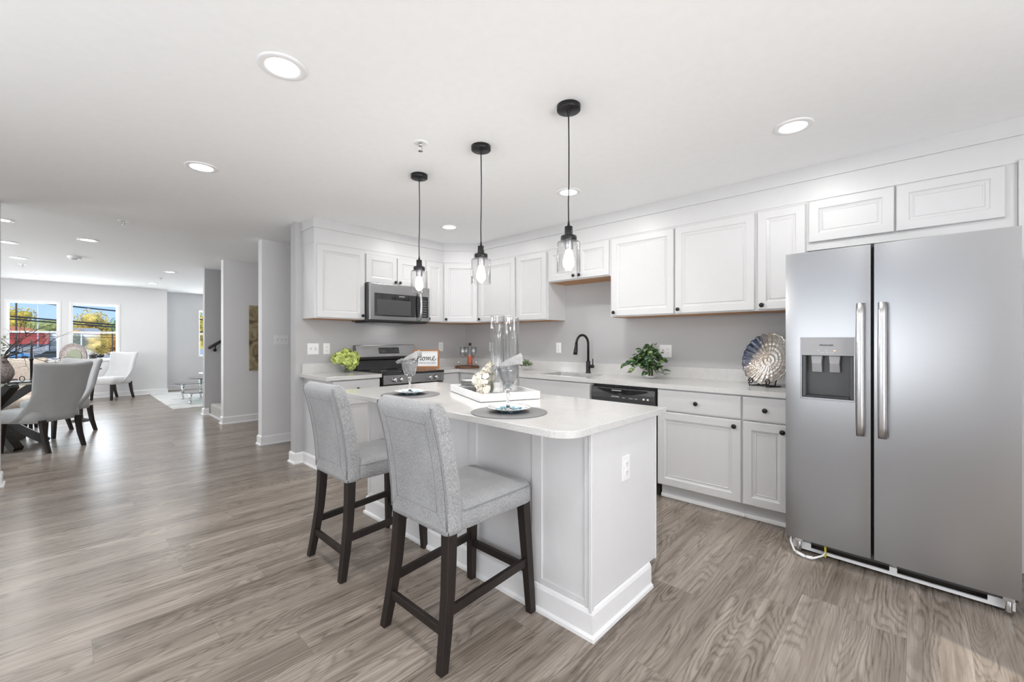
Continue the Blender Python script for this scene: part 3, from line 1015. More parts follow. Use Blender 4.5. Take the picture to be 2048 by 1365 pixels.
# ================================================================== REFRIGERATOR
FTH = rad(-92.8)
fg = thing('refrigerator', 'tall side-by-side stainless steel refrigerator with water dispenser', 'refrigerator', (2.94, 0.56, 0), FTH)
FW = 0.899
MB().box(0.006, FW - 0.006, 0.075, 0.80, 0.06, 1.735).build('body', M['dgrey'], fg)


def fdoor(x0, x1, cut=None):
    """gently crowned door, front at y~0, thickness .07; cut = dispenser opening x0,x1,z0,z1"""
    n = 10; z0, z1 = 0.10, 1.755
    xs = [x0 + (x1 - x0) * i / n for i in range(n + 1)]
    zs = [z0, z1]
    if cut:
        xs = sorted(set([x for x in xs if not (cut[0] - 0.01 < x < cut[0] + 0.01 or cut[1] - 0.01 < x < cut[1] + 0.01)] + [cut[0], cut[1]]))
        zs = [z0, cut[2], cut[3], z1]
    xc = (x0 + x1) / 2; hw = (x1 - x0) / 2
    f = lambda x: 0.005 * (abs((x - xc) / hw)) ** 6
    mb = MB(); nx = len(xs)
    vs = [(x, f(x), z) for z in zs for x in xs]
    fs = []
    for j in range(len(zs) - 1):
        for i in range(nx - 1):
            if cut and j == 1 and xs[i] >= cut[0] - 1e-6 and xs[i + 1] <= cut[1] + 1e-6: continue
            fs.append((j * nx + i, j * nx + i + 1, (j + 1) * nx + i + 1, (j + 1) * nx + i))
    mb.add(vs, fs, True)
    T = 0.068
    # sides
    rim = [(x, f(x), z0) for x in xs] + [(x, f(x), z1) for x in reversed(xs)]
    m_ = len(rim)
    mb.add(rim + [(x, T, z) for x, y, z in rim], [(i, (i + 1) % m_, m_ + (i + 1) % m_, m_ + i) for i in range(m_)] + [tuple(range(m_, 2 * m_))])
    if cut:
        a, b, c, d = cut
        D = 0.055
        ring = [(a, f(a), c), (b, f(b), c), (b, f(b), d), (a, f(a), d)]
        mb.add(ring + [(x, D, z) for x, y, z in ring], [(i, (i + 1) % 4, 4 + (i + 1) % 4, 4 + i) for i in range(4)] + [(4, 5, 6, 7)])
    return mb


ld = fdoor(0.0, 0.387, (0.082, 0.318, 0.925, 1.165)).build('door', M['steel'], fg)
rd = fdoor(0.401, FW).build('door', M['steel'], fg)
MB().box(0.003, FW - 0.003, 0.066, 0.076, 0.10, 1.75).build('door_gasket', M['black'], fg)
# dispenser
dsp = MB()
for a, b, c, d in ((0.074, 0.326, 1.262, 1.267), (0.074, 0.326, 0.914, 0.920), (0.074, 0.079, 0.920, 1.262), (0.321, 0.326, 0.920, 1.262)):
    dsp.box(a, b, -0.004, 0.004, c, d)
dsp.build('dispenser_frame', M['steeld'], ld, bevel=0.001)
MB().box(0.079, 0.321, -0.0035, 0.002, 1.165, 1.262).build('dispenser_panel', M['mgrey'], ld)
text('FRIGIDAIRE', 0.0125, M['ink'], ld, (0.198, -0.0045, 1.222), (rad(90), 0, 0))
for x, m_ in ((0.160, 'print'), (0.195, 'print'), (0.230, 'led'), (0.236, 'led')):
    MB().box(x, x + 0.004, -0.0045, -0.0035, 1.190, 1.193).build('indicator', M[m_], ld)
text('WATER   CUBE   CRUSH', 0.006, M['print'], ld, (0.20, -0.0045, 1.180), (rad(90), 0, 0))
cv = MB()
cv.box(0.083, 0.317, 0.048, 0.054, 0.926, 1.164)
cv.box(0.083, 0.100, 0.004, 0.048, 0.926, 1.164).box(0.300, 0.317, 0.004, 0.048, 0.926, 1.164)
cv.build('dispenser_cavity', M['dgrey'], ld, bevel=0.004)
MB().box(0.10, 0.30, 0.0, 0.047, 0.926, 0.940).build('drip_tray', M['bplast'], ld, bevel=0.002)
for x in (0.150, 0.232):
    pd = MB()
    pd.loft([[(x - 0.026, 0.01, 1.164), (x + 0.026, 0.01, 1.164), (x + 0.026, 0.046, 1.164), (x - 0.026, 0.046, 1.164)],
             [(x - 0.022, 0.006, 1.12), (x + 0.022, 0.006, 1.12), (x + 0.022, 0.040, 1.12), (x - 0.022, 0.040, 1.12)],
             [(x - 0.024, 0.022, 1.07), (x + 0.024, 0.022, 1.07), (x + 0.024, 0.034, 1.07), (x - 0.024, 0.034, 1.07)]], True, False)
    pd.build('dispenser_paddle', M['mgrey'], ld, bevel=0.003)
# handles: broad gently bowed blades
for door, x in ((ld, 0.349), (rd, 0.437)):
    hb = MB(); rings = []
    for i in range(13):
        u = i / 12.0; z = 0.745 + 0.70 * u
        yb = -0.030 - 0.030 * (1 - (2 * u - 1) ** 2) ** 0.6
        rings.append([(x - 0.018, yb + 0.008, z), (x - 0.017, yb - 0.002, z), (x - 0.008, yb - 0.009, z), (x + 0.008, yb - 0.009, z), (x + 0.017, yb - 0.002, z), (x + 0.018, yb + 0.008, z)])
    hb.loft(rings, True, True)
    for zc in (0.757, 1.433):
        hb.box(x - 0.011, x + 0.011, -0.034, 0.006, zc - 0.012, zc + 0.012)
    hb.build('handle', M['steelv'], door)
# exposed base
bs = MB(); T0 = 0.075
bs.box(0.02, 0.885, T0, T0 + 0.012, 0.018, 0.034)
for a, b in ((0.02, 0.11), (0.455, 0.485), (0.80, 0.885)):
    bs.box(a, b, T0, T0 + 0.012, 0.034, 0.098)
bs.build('base_frame', M['white'], fg)
MB().box(0.02, 0.885, T0 + 0.05, T0 + 0.06, 0.02, 0.10).build('base_shade_panel', M['brown'], fg)  # dark panel that paints the shade behind the base frame
hg = MB()
for x in (0.04, 0.845):
    hg.box(x, x + 0.035, 0.035, 0.075, 0.070, 0.098); hg.cyl(x + 0.018, 0.05, 0.02, 0.075, 0.012, 14)
hg.build('hinge', M['chrome'], fg, bevel=0.002)
wire = [(0.018, 0.05, 0.095), (0.02, 0.03, 0.06), (0.045, 0.0, 0.025), (0.09, -0.012, 0.012), (0.14, 0.0, 0.014), (0.175, 0.03, 0.03), (0.182, 0.065, 0.045)]
wm = MB().tube(wire, 0.0055, 10)
wm.tube([(0.055, -0.002, 0.020), (0.095, -0.011, 0.013)], 0.009, 10)
wm.tube([(0.105, -0.010, 0.012), (0.135, -0.002, 0.013)], 0.009, 10)
wm.build('wiring', M['white'], fg)
MB().box(0.178, 0.186, 0.055, 0.074, 0.014, 0.075).build('cable_tie', M['yellow'], fg)
ft = MB()
for x in (0.06, 0.84):
    for y in (0.11, 0.74):
        ft.cyl(x, y, 0.0, 0.06, 0.02, 12)
ft.build('foot', M['dgrey'], fg)

# ================================================================== ISLAND
ITH = rad(-0.35)
isl = thing('kitchen_island', 'white kitchen island with panelled sides and an outlet on its end', 'island', (1.53, 0.99, 0), 0)
IW, IL, IT = 0.60, 1.895, 0.866
MB().box(0.0, IW - 0.075, 0.0, IL, 0, 0.115).box(0.0, IW, 0.0, IL, 0.115, IT).build('body', M['island'], isl)
# battens on the long seating side: three recessed panels
pn = MB()
pn.box(-0.008, 0.0, 0.0, 0.03, 0.10, IT)
for a, b in ((0.265, 0.325), (0.715, 0.775), (1.155, 1.215), (1.60, 1.66), (1.865, 1.895)):
    pn.box(-0.006, 0.0, a, b, 0.10, IT)
segs = [(0.03, 0.265), (0.325, 0.715), (0.775, 1.155), (1.215, 1.60), (1.66, 1.865)]
for a, b in segs:
    pn.box(-0.006, 0.0, a, b, 0.10, 0.150)
pn.build('panel_battens', M['island'], isl, bevel=0.0015)
MB().box(-0.014, 0.006, -0.010, 0.006, 0.10, IT).box(IW - 0.012, IW + 0.004, -0.008, 0.0, 0.115, IT).build('corner_trim', M['island'], isl, bevel=0.003)
ib = sweep([(IW - 0.075, 0), (0, 0), (0, IL), (IW - 0.075, IL)], [(a + 0.002, z * 1.12) for a, z in BB], 'base_moulding', M['trim'])
ib.parent = isl
# door fronts on the working side
for i in range(3):
    o_ = front('door', i * 0.62 + 0.02, i * 0.62 + 0.62, 0.13, 0.85, 0, isl)
    o_.rotation_euler = (0, 0, rad(90)); o_.location = (IW, 0, 0)


def outlet(parent, x, y, z, rz=0.0, gang=1, kind='outlet', label=None, name='wall_outlet'):
    """plate facing local -Y at plane y; returned as thing or as part"""
    W_ = 0.070 + 0.046 * (gang - 1)
    if parent is None:
        t = thing(name, label, 'outlet' if kind == 'outlet' else 'switch', (x, y, z), rz)
    else:
        t = bpy.data.objects.new('outlet', None); COL.objects.link(t); t.parent = parent
        t.location = (x, y, z); t.rotation_euler = (0, 0, rz)
    pl = MB().box(-W_ / 2, W_ / 2, -0.006, 0, -0.058, 0.058)
    p_ = pl.build('cover_plate', M['white'], t, bevel=0.003, seg=2)
    for g in range(gang):
        cx = -W_ / 2 + 0.035 + 0.046 * g
        if kind == 'outlet' or kind == 'mixed' and g == gang - 1:
            q = MB()
            for zc in (0.020, -0.020):
                rc = MB().lathe([(0.0165, 0), (0.0165, 0.003), (0.0001, 0.003)], 18)
                rc.xform(Matrix.Translation((cx, -0.006, zc)) @ Matrix.Rotation(rad(90), 4, 'X'))
                q.add(rc.v, rc.f)
            q.build('receptacle', M['white'], t)
            q = MB()
            for zc in (0.020, -0.020):
                q.box(cx - 0.008, cx - 0.006, -0.0098, -0.009, zc - 0.002, zc + 0.007)
                q.box(cx + 0.006, cx + 0.008, -0.0098, -0.009, zc - 0.002, zc + 0.007)
                q.box(cx - 0.0025, cx + 0.0025, -0.0098, -0.009, zc - 0.010, zc - 0.006)
            q.build('slots', M['slot'], t)
        else:
            MB().box(cx - 0.005, cx + 0.005, -0.0075, -0.006, -0.012, 0.012).build('switch_slot', M['mgrey'], t)
            MB().box(cx - 0.004, cx + 0.004, -0.016, -0.006, -0.008, 0.002).build('toggle', M['white'], t, bevel=0.001)
    return t


# the outlet on the island end is a thing of its own (screwed on cover)
outlet(None, 1.818, 0.99, 0.652, 0, 1, 'outlet', 'white duplex outlet on the end panel of the island', 'wall_outlet')
outlet(None, SX, 2.93, 1.165, RS, 1, 'outlet', 'white duplex outlet on the sink wall left of the black tap', 'wall_outlet')
outlet(None, SX, 1.69, 1.150, RS, 2, 'mixed', 'white double outlet plate behind the potted ivy', 'wall_outlet')
outlet(None, SX, 4.03, 1.165, RS, 1, 'outlet', 'white outlet on the corner wall behind the tall glass vases', 'wall_outlet')
outlet(None, 1.800, RY, 1.160, 0, 2, 'switch', 'white double light switch left of the outlet over the short worktop', 'light_switch')
outlet(None, 1.940, RY, 1.160, 0, 1, 'outlet', 'white duplex outlet above the green hydrangea', 'wall_outlet')
outlet(None, 3.445, RY, 1.165, 0, 1, 'outlet', 'white outlet above the home sign right of the range', 'wall_outlet')
outlet(None, 1.852, 5.645, 1.255, 0, 3, 'switch', 'white triple light switch on the free-standing wall end', 'light_switch')

# island worktop with rounded front corner
X0, X1, Y0, Y1 = 1.316, 2.190, 0.955, 2.965
r_ = 0.11
pts = []
for i in range(9):
    an = rad(180 + 90 * i / 8)
    pts.append((X0 + r_ + r_ * cos(an), Y0 + r_ + r_ * sin(an)))
pts += [(X1, Y0), (X1, Y1), (X0, Y1)]
ITOP = 0.896
o = MB().prism(pts, ITOP - 0.030, ITOP).build('island_worktop', M['quartz'], bevel=0.002)
tag(o, 'speckled white quartz slab with rounded corner on top of the island', 'worktop')

# ================================================================== BAR STOOLS
def rring(cx, cy, wx, wy, z, r, n=4, skew=0.0):
    return [(x + skew, y, z) for x, y in rrect(cx, cy, wx, wy, r, n)]


def make_stool(label):
    """origin on floor below the seat centre, faces +X"""
    t = thing('bar_stool', label, 'stool', (0, 0, 0), 0, 'bar stools at the island')
    # seat
    s = MB(); rings = []
    for z, ins in ((0.505, 0.006), (0.512, 0.0), (0.55, 0.0), (0.585, 0.002), (0.600, 0.012), (0.607, 0.03), (0.612, 0.07)):
        rings.append(rring(0.045, 0, 0.43 - 2 * ins, 0.415 - 2 * ins, z, 0.035))
    s.loft(rings, True, True).build('seat', M['fab'], t)
    MB().tube([(x, y, 0.583) for x, y in rrect(0.045, 0, 0.432, 0.417, 0.035)] + [(0.045 + 0.216, 0.17, 0.583)], 0.0022, 6).build('seat_seam', M['seam'], t)
    # back: lofted from bottom to top, leaning and curling rearward
    b = MB(); rings = []
    prof = [(0.500, -0.236, 0.085), (0.52, -0.237, 0.088), (0.60, -0.240, 0.088), (0.70, -0.250, 0.085), (0.80, -0.266, 0.083), (0.88, -0.284, 0.083),
            (0.94, -0.300, 0.084), (0.975, -0.310, 0.082), (0.995, -0.307, 0.070), (1.008, -0.294, 0.046), (1.013, -0.282, 0.02)]
    for z, xr, th in prof:
        yw = 0.398 - (0.012 if z > 0.99 else 0) - (0.01 if z > 1.005 else 0)
        rings.append(rring(xr + th / 2, 0, th, yw, z, min(0.022, th * 0.45)))
    bk = b.loft(rings, True, True).build('backrest', M['fab'], t)
    # piping round the rear panel
    edge = []
    for z, xr, th in prof[1:9]:
        edge.append((xr + 0.004, 0.194, z))
    top_ = [(prof[8][1] + 0.004, 0.194 - 0.388 * i / 6, 0.994) for i in range(1, 7)]
    dn = [(p[0], -0.194, p[2]) for p in reversed(edge)][1:]
    MB().tube(edge + top_ + dn, 0.0035, 6).build('piping', M['seam'], bk)
    # side seams + stitched inner rectangle on the rear panel
    q = MB()
    for zc in (0.66, 0.78, 0.90):
        xr = -0.244 - 0.19 * max(0, zc - 0.65) ** 1.25
        for sy in (-1, 1):
            q.tube([(xr + 0.020, sy * 0.1988, zc), (xr + 0.066, sy * 0.1988, zc + 0.006)], 0.0008, 5)

    def rearx(z):
        for (za, xa, _), (zb, xb, _) in zip(prof, prof[1:]):
            if za <= z <= zb: return xa + (xb - xa) * (z - za) / (zb - za)
        return prof[-1][1]
    R_ = [(0.14, 0.58), (0.14, 0.93), (-0.14, 0.93), (-0.14, 0.58), (0.14, 0.58)]
    for (ya, za), (yb, zb) in zip(R_, R_[1:]):
        q.tube([(rearx(za + (zb - za) * i / 6) - 0.0004, ya + (yb - ya) * i / 6, za + (zb - za) * i / 6) for i in range(7)], 0.0011, 5)
    for ya, za, yb, zb in ((0.14, 0.93, 0.19, 0.985), (-0.14, 0.93, -0.19, 0.985), (0.14, 0.58, 0.185, 0.53), (-0.14, 0.58, -0.185, 0.53)):
        q.tube([(rearx(za) - 0.0004, ya, za), (rearx(zb) - 0.0004, yb, zb)], 0.0011, 5)
    q.build('stitching', M['seam'], bk)
    for sy in (-1, 1):
        lg = MB(); rings = []
        for z, x, y_, w_ in ((0.52, -0.205, 0.172, 0.046), (0.40, -0.210, 0.176, 0.044), (0.28, -0.219, 0.181, 0.042), (0.14, -0.238, 0.190, 0.039), (0.0, -0.262, 0.200, 0.035)):
            rings.append([(x + a * w_ / 2, sy * y_ + c * w_ / 2, z) for a, c in ((-1, -1), (1, -1), (1, 1), (-1, 1))])
        lg.loft(rings, True, False)
        lg.build('leg', M['espresso'], t, bevel=0.002)
        MB().beam((0.225, sy * 0.175, 0.515), (0.245, sy * 0.205, 0.0), 0.046, 0.044, 0.034, 0.034).build('leg', M['espresso'], t, bevel=0.002)
        MB().beam((-0.232, sy * 0.186, 0.205), (0.236, sy * 0.192, 0.235), 0.020, 0.036).build('side_rail', M['espresso'], t, bevel=0.0015)
    MB().beam((-0.242, -0.19, 0.14), (-0.242, 0.19, 0.14), 0.034, 0.020, ax=(0, 0, 1)).build('rear_rail', M['espresso'], t, bevel=0.0015)
    MB().beam((0.238, -0.19, 0.195), (0.238, 0.19, 0.195), 0.036, 0.020, ax=(0, 0, 1)).build('foot_rail', M['espresso'], t, bevel=0.0015)
    return t


st = make_stool('grey upholstered bar stool nearest the camera, at the near end of the island')
st.location = (1.240, 1.492, 0); st.rotation_euler = (0, 0, rad(0.5))
dup(st, (1.258, 2.355, 0), rad(0.0), 'grey upholstered bar stool further back, beside the short worktop end of the island')

# ================================================================== PENDANTS
def make_pendant(label):
    """origin at the ceiling"""
    t = thing('pendant_light', label, 'pendant light', (0, 0, 0), 0, 'pendant lights over the island')
    MB().lathe([(0.001, 0), (0.060, 0), (0.060, -0.024), (0.057, -0.027), (0.001, -0.027)], 36).build('canopy', M['black'], t)
    s = MB()
    for a in (40, 220):
        s.ball((0.042 * cos(rad(a)), 0.042 * sin(rad(a)), -0.029), 0.004, 8, 6)
    s.lathe([(0.010, -0.027), (0.006, -0.045), (0.003, -0.055)], 12)
    s.build('canopy_screws', M['black'], t)
    MB().tube([(0, 0, -0.05), (0.004, 0.001, -0.2), (0.002, 0, -0.4), (-0.002, 0, -0.5), (0, 0, -0.60)], 0.0032, 8).build('cord', M['black'], t)
    MB().lathe([(0.003, -0.585), (0.007, -0.612), (0.009, -0.618), (0.020, -0.619), (0.021, -0.660), (0.021, -0.664), (0.038, -0.666), (0.041, -0.670),
                (0.041, -0.688), (0.038, -0.691), (0.001, -0.691)], 28).build('cap', M['black'], t)
    MB().lathe([(0.023, -0.691), (0.023, -0.735), (0.021, -0.738), (0.001, -0.738)], 24).build('socket', M['steeld'], t)
    MB().lathe([(0.026, -0.694), (0.056, -0.697), (0.060, -0.703), (0.060, -0.852), (0.0575, -0.852), (0.0575, -0.704), (0.054, -0.700), (0.026, -0.697)], 40).build('glass_shade', M['thin'], t)
    MB().lathe([(0.012, -0.736), (0.014, -0.750), (0.024, -0.775), (0.029, -0.798), (0.026, -0.820), (0.014, -0.836), (0.0001, -0.841)], 24).build('bulb', M['bulb'], t)
    return t


def point(parent, loc, watts, r=0.03, color=(1.0, 0.96, 0.90)):
    d = bpy.data.lights.new('lamp_glow', 'POINT'); d.energy = watts; d.shadow_soft_size = r; d.color = color
    o_ = bpy.data.objects.new('lamp_glow', d); COL.objects.link(o_); o_.parent = parent; o_.location = loc
    return o_


pa = make_pendant('black pendant with clear glass shade, hanging nearest the camera')
pa.location = (1.783, 1.290, CEIL)
pb = dup(pa, (1.783, 1.953, CEIL), None, 'black pendant with clear glass shade, middle one of the row')
pc = dup(pa, (1.783, 2.616, CEIL), None, 'black pendant with clear glass shade, hanging in front of the microwave')
for p in (pa, pb, pc):
    point(p, (0, 0, -0.875), PEND_W, 0.025)


# ================================================================== CEILING FITTINGS
def make_down(label):
    t = thing('recessed_light', label, 'ceiling light', (0, 0, 0), 0, 'recessed ceiling lights')
    MB().lathe([(0.098, 0.0), (0.098, -0.004), (0.092, -0.007), (0.070, -0.007), (0.064, -0.003), (0.064, 0.0)], 40).build('trim_ring', M['trim'], t)
    MB().lathe([(0.065, -0.0035), (0.0001, -0.0035)], 32).build('lens', M['lens'], t)
    return t


downs = [
    ((0.665, 2.015), 'round recessed ceiling light at the top left, nearest the camera'),
    ((0.665, 3.59), 'recessed ceiling light left of the island, further than the nearest one'),
    ((2.82, 0.50), 'recessed ceiling light above the refrigerator side of the kitchen'),
    ((2.82, 2.04), 'recessed ceiling light seen behind the nearest pendant cord'),
    ((2.82, 3.585), 'recessed ceiling light in front of the kitchen corner, between two pendants'),
    ((-0.42, 6.60), 'recessed ceiling light cut off by the left picture edge, upper one'),
    ((-0.46, 8.05), 'recessed ceiling light at the left edge, lower and wider one'),
    ((0.215, 7.18), 'recessed ceiling light just above the smoke detector'),
    ((-0.43, 9.47), 'recessed ceiling light left of the smoke detector, over the dining table'),
    ((1.305, 9.49), 'recessed ceiling light nearest the stair wall'),
    ((1.32, 11.70), 'recessed ceiling light close to the window wall on the right'),
    ((-0.40, 11.65), 'faint recessed ceiling light above the first window'),
    ((0.665, 0.44), 'recessed ceiling light above the camera'),
]
d0 = None
for (x, y), lab in downs:
    if d0 is None:
        d0 = make_down(lab); d0.location = (x, y, CEIL); cur = d0
    else:
        cur = dup(d0, (x, y, CEIL), None, lab)
    d = bpy.data.lights.new('downlight', 'AREA'); d.shape = 'DISK'; d.size = 0.12; d.energy = LAMP_W; d.color = (1.0, 0.985, 0.965)
    o_ = bpy.data.objects.new('downlight', d); COL.objects.link(o_); o_.parent = None
    o_.location = (x, y, CEIL - 0.010)

sd = thing('smoke_detector', 'round white smoke detector on the ceiling over the dining area', 'smoke detector', (0.125, 8.73, CEIL), 0)
MB().lathe([(0.075, 0), (0.075, -0.018), (0.066, -0.034), (0.040, -0.040), (0.0001, -0.040)], 32).build('housing', M['white'], sd)
MB().lathe([(0.034, -0.0401), (0.034, -0.043), (0.0001, -0.043)], 24).build('grille', M['slot'], sd)


def make_sprinkler(label):
    t = thing('sprinkler_head', label, 'sprinkler', (0, 0, 0), 0, 'ceiling fire sprinklers')
    MB().lathe([(0.045, 0), (0.045, -0.003), (0.036, -0.006), (0.018, -0.002), (0.0001, -0.001)], 28).build('escutcheon', M['white'], t)
    s = MB().cyl(0, 0, -0.020, -0.001, 0.010, 12)
    s.tube([(0.009, 0, -0.018), (0.012, 0, -0.035), (0, 0, -0.048)], 0.0022, 6).tube([(-0.009, 0, -0.018), (-0.012, 0, -0.035), (0, 0, -0.048)], 0.0022, 6)
    s.cyl(0, 0, -0.051, -0.049, 0.014, 12)
    s.build('deflector', M['chrome'], t)
    return t


sp0 = make_sprinkler('small white fire sprinkler in the kitchen ceiling left of the pendants')
sp0.location = (1.499, 2.186, CEIL)
dup(sp0, (0.426, 5.778, CEIL), None, 'fire sprinkler on the ceiling between kitchen and dining area')
dup(sp0, (-0.426, 10.24, CEIL), None, 'fire sprinkler above the left window')
dup(sp0, (1.31, 10.52, CEIL), None, 'fire sprinkler on the living room ceiling near the stair wall')

# picture on hall wall
pic = thing('canvas_picture', 'tall abstract brown canvas on the hallway wall', 'picture', (1.985, 7.47, 0.785), 0)
MB().box(0, 0.62, -0.035, -0.002, 0, 1.0).build('canvas', M['canvas'], pic, bevel=0.003)

# ================================================================== ITEMS ON THE ISLAND
def goblet_mesh(h, r, foot):
    return [(foot, 0.0), (foot, 0.003), (foot * 0.4, 0.007), (0.009, 0.014), (0.006, h * 0.16), (0.009, h * 0.22), (0.006, h * 0.27), (0.010, h * 0.36), (0.007, h * 0.42),
            (0.018, h * 0.47), (r * 0.62, h * 0.56), (r * 0.86, h * 0.72), (r * 0.97, h * 0.88), (r, h),
            (r - 0.0018, h), (r * 0.94, h * 0.88), (r * 0.83, h * 0.72), (r * 0.57, h * 0.575), (0.012, h * 0.50), (0.0002, h * 0.485)]


def make_setting(x, y, rz, wh):
    z = ITOP
    pm = MB().lathe([(0.0001, 0.0), (0.187, 0.0), (0.187, 0.003), (0.183, 0.0042), (0.0001, 0.0042)], 56).build('placemat', M['mat_grey'])
    pm.location = (x, y, z); tag(pm, 'round dark grey woven placemat ' + wh, 'placemat', 'placemats on the island')
    pl = MB().lathe([(0.0001, 0.0), (0.050, 0.0), (0.055, 0.001), (0.066, 0.010), (0.096, 0.019), (0.107, 0.022), (0.107, 0.0245), (0.096, 0.0225), (0.070, 0.014), (0.058, 0.0085), (0.0001, 0.0075)], 56).build('plate', M['fplate'])
    pl.location = (x, y, z + 0.0045); pl.rotation_euler = (0, 0, rz)
    tag(pl, 'white plate with a blue flower, on the placemat ' + wh, 'plate', 'flower plates on the island')
    gx, gy, gz = x - 0.004, y + 0.004, z + 0.0125
    g = thing('goblet', 'clear goblet with a napkin, on the plate ' + wh, 'glass', (gx, gy, gz), 0, 'goblets on the island')
    prof_ = goblet_mesh(0.218, 0.054, 0.036)
    MB().lathe([(0.0001, 0.0)] + prof_[:10] + [(0.0001, prof_[9][1] + 0.002)], 40).build('stem', M['crystal'], g)
    MB().lathe([(0.008, prof_[9][1] - 0.002)] + prof_[10:], 40).build('bowl', M['glass'], g)
    # napkin: pleated cloth bunched in the bowl, fanned out over the rim to one side, tasselled end on the other
    n = thing('napkin', 'grey fringed linen napkin tucked into the goblet ' + wh, 'napkin', (gx, gy, gz), rz, 'napkins in goblets')
    mb = MB()
    # fan: pleats running from the tassel end up over the glass
    U, V = 30, 33
    vs = []
    for layer in (0.0, 0.0035):
        for i in range(U + 1):
            u = i / U
            for j in range(V + 1):
                v = j / V - 0.5
                wdt = 0.030 + 0.062 * min(1, u * 1.4)
                xx = -0.052 + 0.118 * u
                yy = v * wdt
                fold = 0.0125 * sin(v * 2 * pi * 3.0 + 0.8 * u) * (0.45 + u)
                zz = 0.206 + 0.052 * u ** 0.8 - 0.012 * (2 * v) ** 2 + fold + layer - 0.016 * max(0, u - 0.8) * 5 * abs(v)
                vs.append((xx, yy, zz))
    st_ = (U + 1) * (V + 1); fs = []
    for L_ in (0, 1):
        for i in range(U):
            for j in range(V):
                a = L_ * st_ + i * (V + 1) + j
                fs.append((a, a + 1, a + V + 2, a + V + 1))
    brd = [i * (V + 1) for i in range(U + 1)] + [U * (V + 1) + j for j in range(1, V + 1)] + [i * (V + 1) + V for i in range(U - 1, -1, -1)] + [j for j in range(V - 1, 0, -1)]
    for a, b in zip(brd, brd[1:] + brd[:1]):
        fs.append((a, b, b + st_, a + st_))
    mb.add(vs, fs, True)
    mb.build('fanned_cloth', M['napkin'], n)
    # stuffed part inside the bowl
    ib_ = MB(); rings = []
    for q in range(9):
        zz = 0.118 + 0.098 * q / 8
        rr = 0.012 + 0.030 * sin(min(1, q / 7) * pi / 2)
        rings.append([(rr * (1 + 0.22 * sin(5 * a + q * 0.5)) * cos(a), rr * (1 + 0.22 * sin(5 * a + q * 0.5)) * sin(a), zz) for a in [2 * pi * k / 30 for k in range(30)]])
    ib_.loft(rings, True, True).build('stuffed_cloth', M['napkin'], n)
    tm = MB(); rnd = random.Random(3)
    for k in range(46):
        y0 = rnd.uniform(-0.024, 0.024); dz = rnd.uniform(-0.02, 0.035); dx = rnd.uniform(0.012, 0.030)
        tm.tube([(-0.046, y0, 0.206), (-0.052 - dx * 0.6, y0 * 1.5, 0.204 + dz * 0.5), (-0.052 - dx, y0 * 2.0 + rnd.uniform(-.006, .006), 0.196 + dz * 0.4)], 0.0013, 5)
    tm.build('fringe', M['napkin'], n)


make_setting(1.512, 1.452, rad(-38), 'nearest the rounded island corner')
make_setting(1.560, 2.385, rad(-55), 'at the far end of the island')

# tray
TA = rad(-22.3)
tr = thing('serving_tray', 'white rectangular tray with raised sides in the middle of the island', 'tray', (1.922, 1.999, ITOP), TA)
mb = MB(); a, b = 0.1915, 0.3025
mb.box(-a, a, -b, b, 0.003, 0.010)
mb.box(-a, a, -b, -b + 0.011, 0.010, 0.047).box(-a, a, b - 0.011, b, 0.010, 0.047)
mb.box(-a, -a + 0.011, -b + 0.011, b - 0.011, 0.010, 0.047).box(a - 0.011, a, -b + 0.011, b - 0.011, 0.010, 0.047)
mb.build('body', M['trim'], tr)
mb = MB()
for sx in (-1, 1):
    for sy in (-1, 1):
        mb.cyl(sx * (a - 0.03), sy * (b - 0.03), 0.0, 0.003, 0.01, 10)
mb.build('feet', M['slot'], tr)
TZ = ITOP + 0.0102


def fluted(r, h, seg=96, n=16, amp=0.0014, t=0.004):
    mb = MB(); rings = []
    for rr, z in ((0.0001, 0), (r * 0.96, 0), (r, 0.004), (r, h - 0.002), (r - t * 0.5, h), (r - t, h - 0.002), (r - t, 0.014), (0.0001, 0.013)):
        rings.append([((rr + (amp * cos(n * 2 * pi * k / seg) if rr > 0.01 and rr == r else 0)) * cos(2 * pi * k / seg),
                       (rr + (amp * cos(n * 2 * pi * k / seg) if rr > 0.01 and rr == r else 0)) * sin(2 * pi * k / seg), z) for k in range(seg)])
    return mb.loft(rings, False, True)


v1 = fluted(0.043, 0.500).build('glass_vase', M['vase'])
v1.location = (1.882, 1.905, TZ); tag(v1, 'tall clear fluted glass vase on the tray, left one of the pair', 'vase', 'tall glass vases')
v2 = fluted(0.043, 0.490).build('glass_vase', M['vase'])
v2.location = (2.010, 1.902, TZ); tag(v2, 'tall clear fluted glass vase on the tray, right one of the pair', 'vase', 'tall glass vases')

# stack of plates
lab_b = ['bottom large grey-rimmed plate of the stack on the tray', 'second large grey-rimmed plate from the bottom of the stack', 'top large plate of the stack, under the small plates']
lab_s = ['lowest small plate resting on the large plates', 'second small plate from the bottom of the stack', 'third small plate, directly below the topmost one', 'topmost small plate of the stack on the tray']
zc = TZ
px_, py_ = 1.901, 2.186
for k in range(7):
    big = k < 3
    r = 0.090 if big else 0.066
    q = MB().lathe([(0.0001, 0), (r * 0.55, 0), (r * 0.6, 0.001), (r, 0.009), (r, 0.012), (r * 0.6, 0.005), (0.0001, 0.004)], 40)
    p = thing('side_plate', lab_b[k] if big else lab_s[k - 3], 'plate', (px_ + 0.001 * (k % 2), py_ - 0.002 * (k % 3), zc), 0, 'stacked plates on the tray')
    q.build('dish', M['ceramic'], p)
    MB().lathe([(r - 0.002, 0.0082), (r + 0.0015, 0.0086), (r + 0.0015, 0.0118), (r - 0.001, 0.0124)], 40).build('rim', M['dgrey'], p)
    zc += 0.0100 if k != 2 else 0.0125


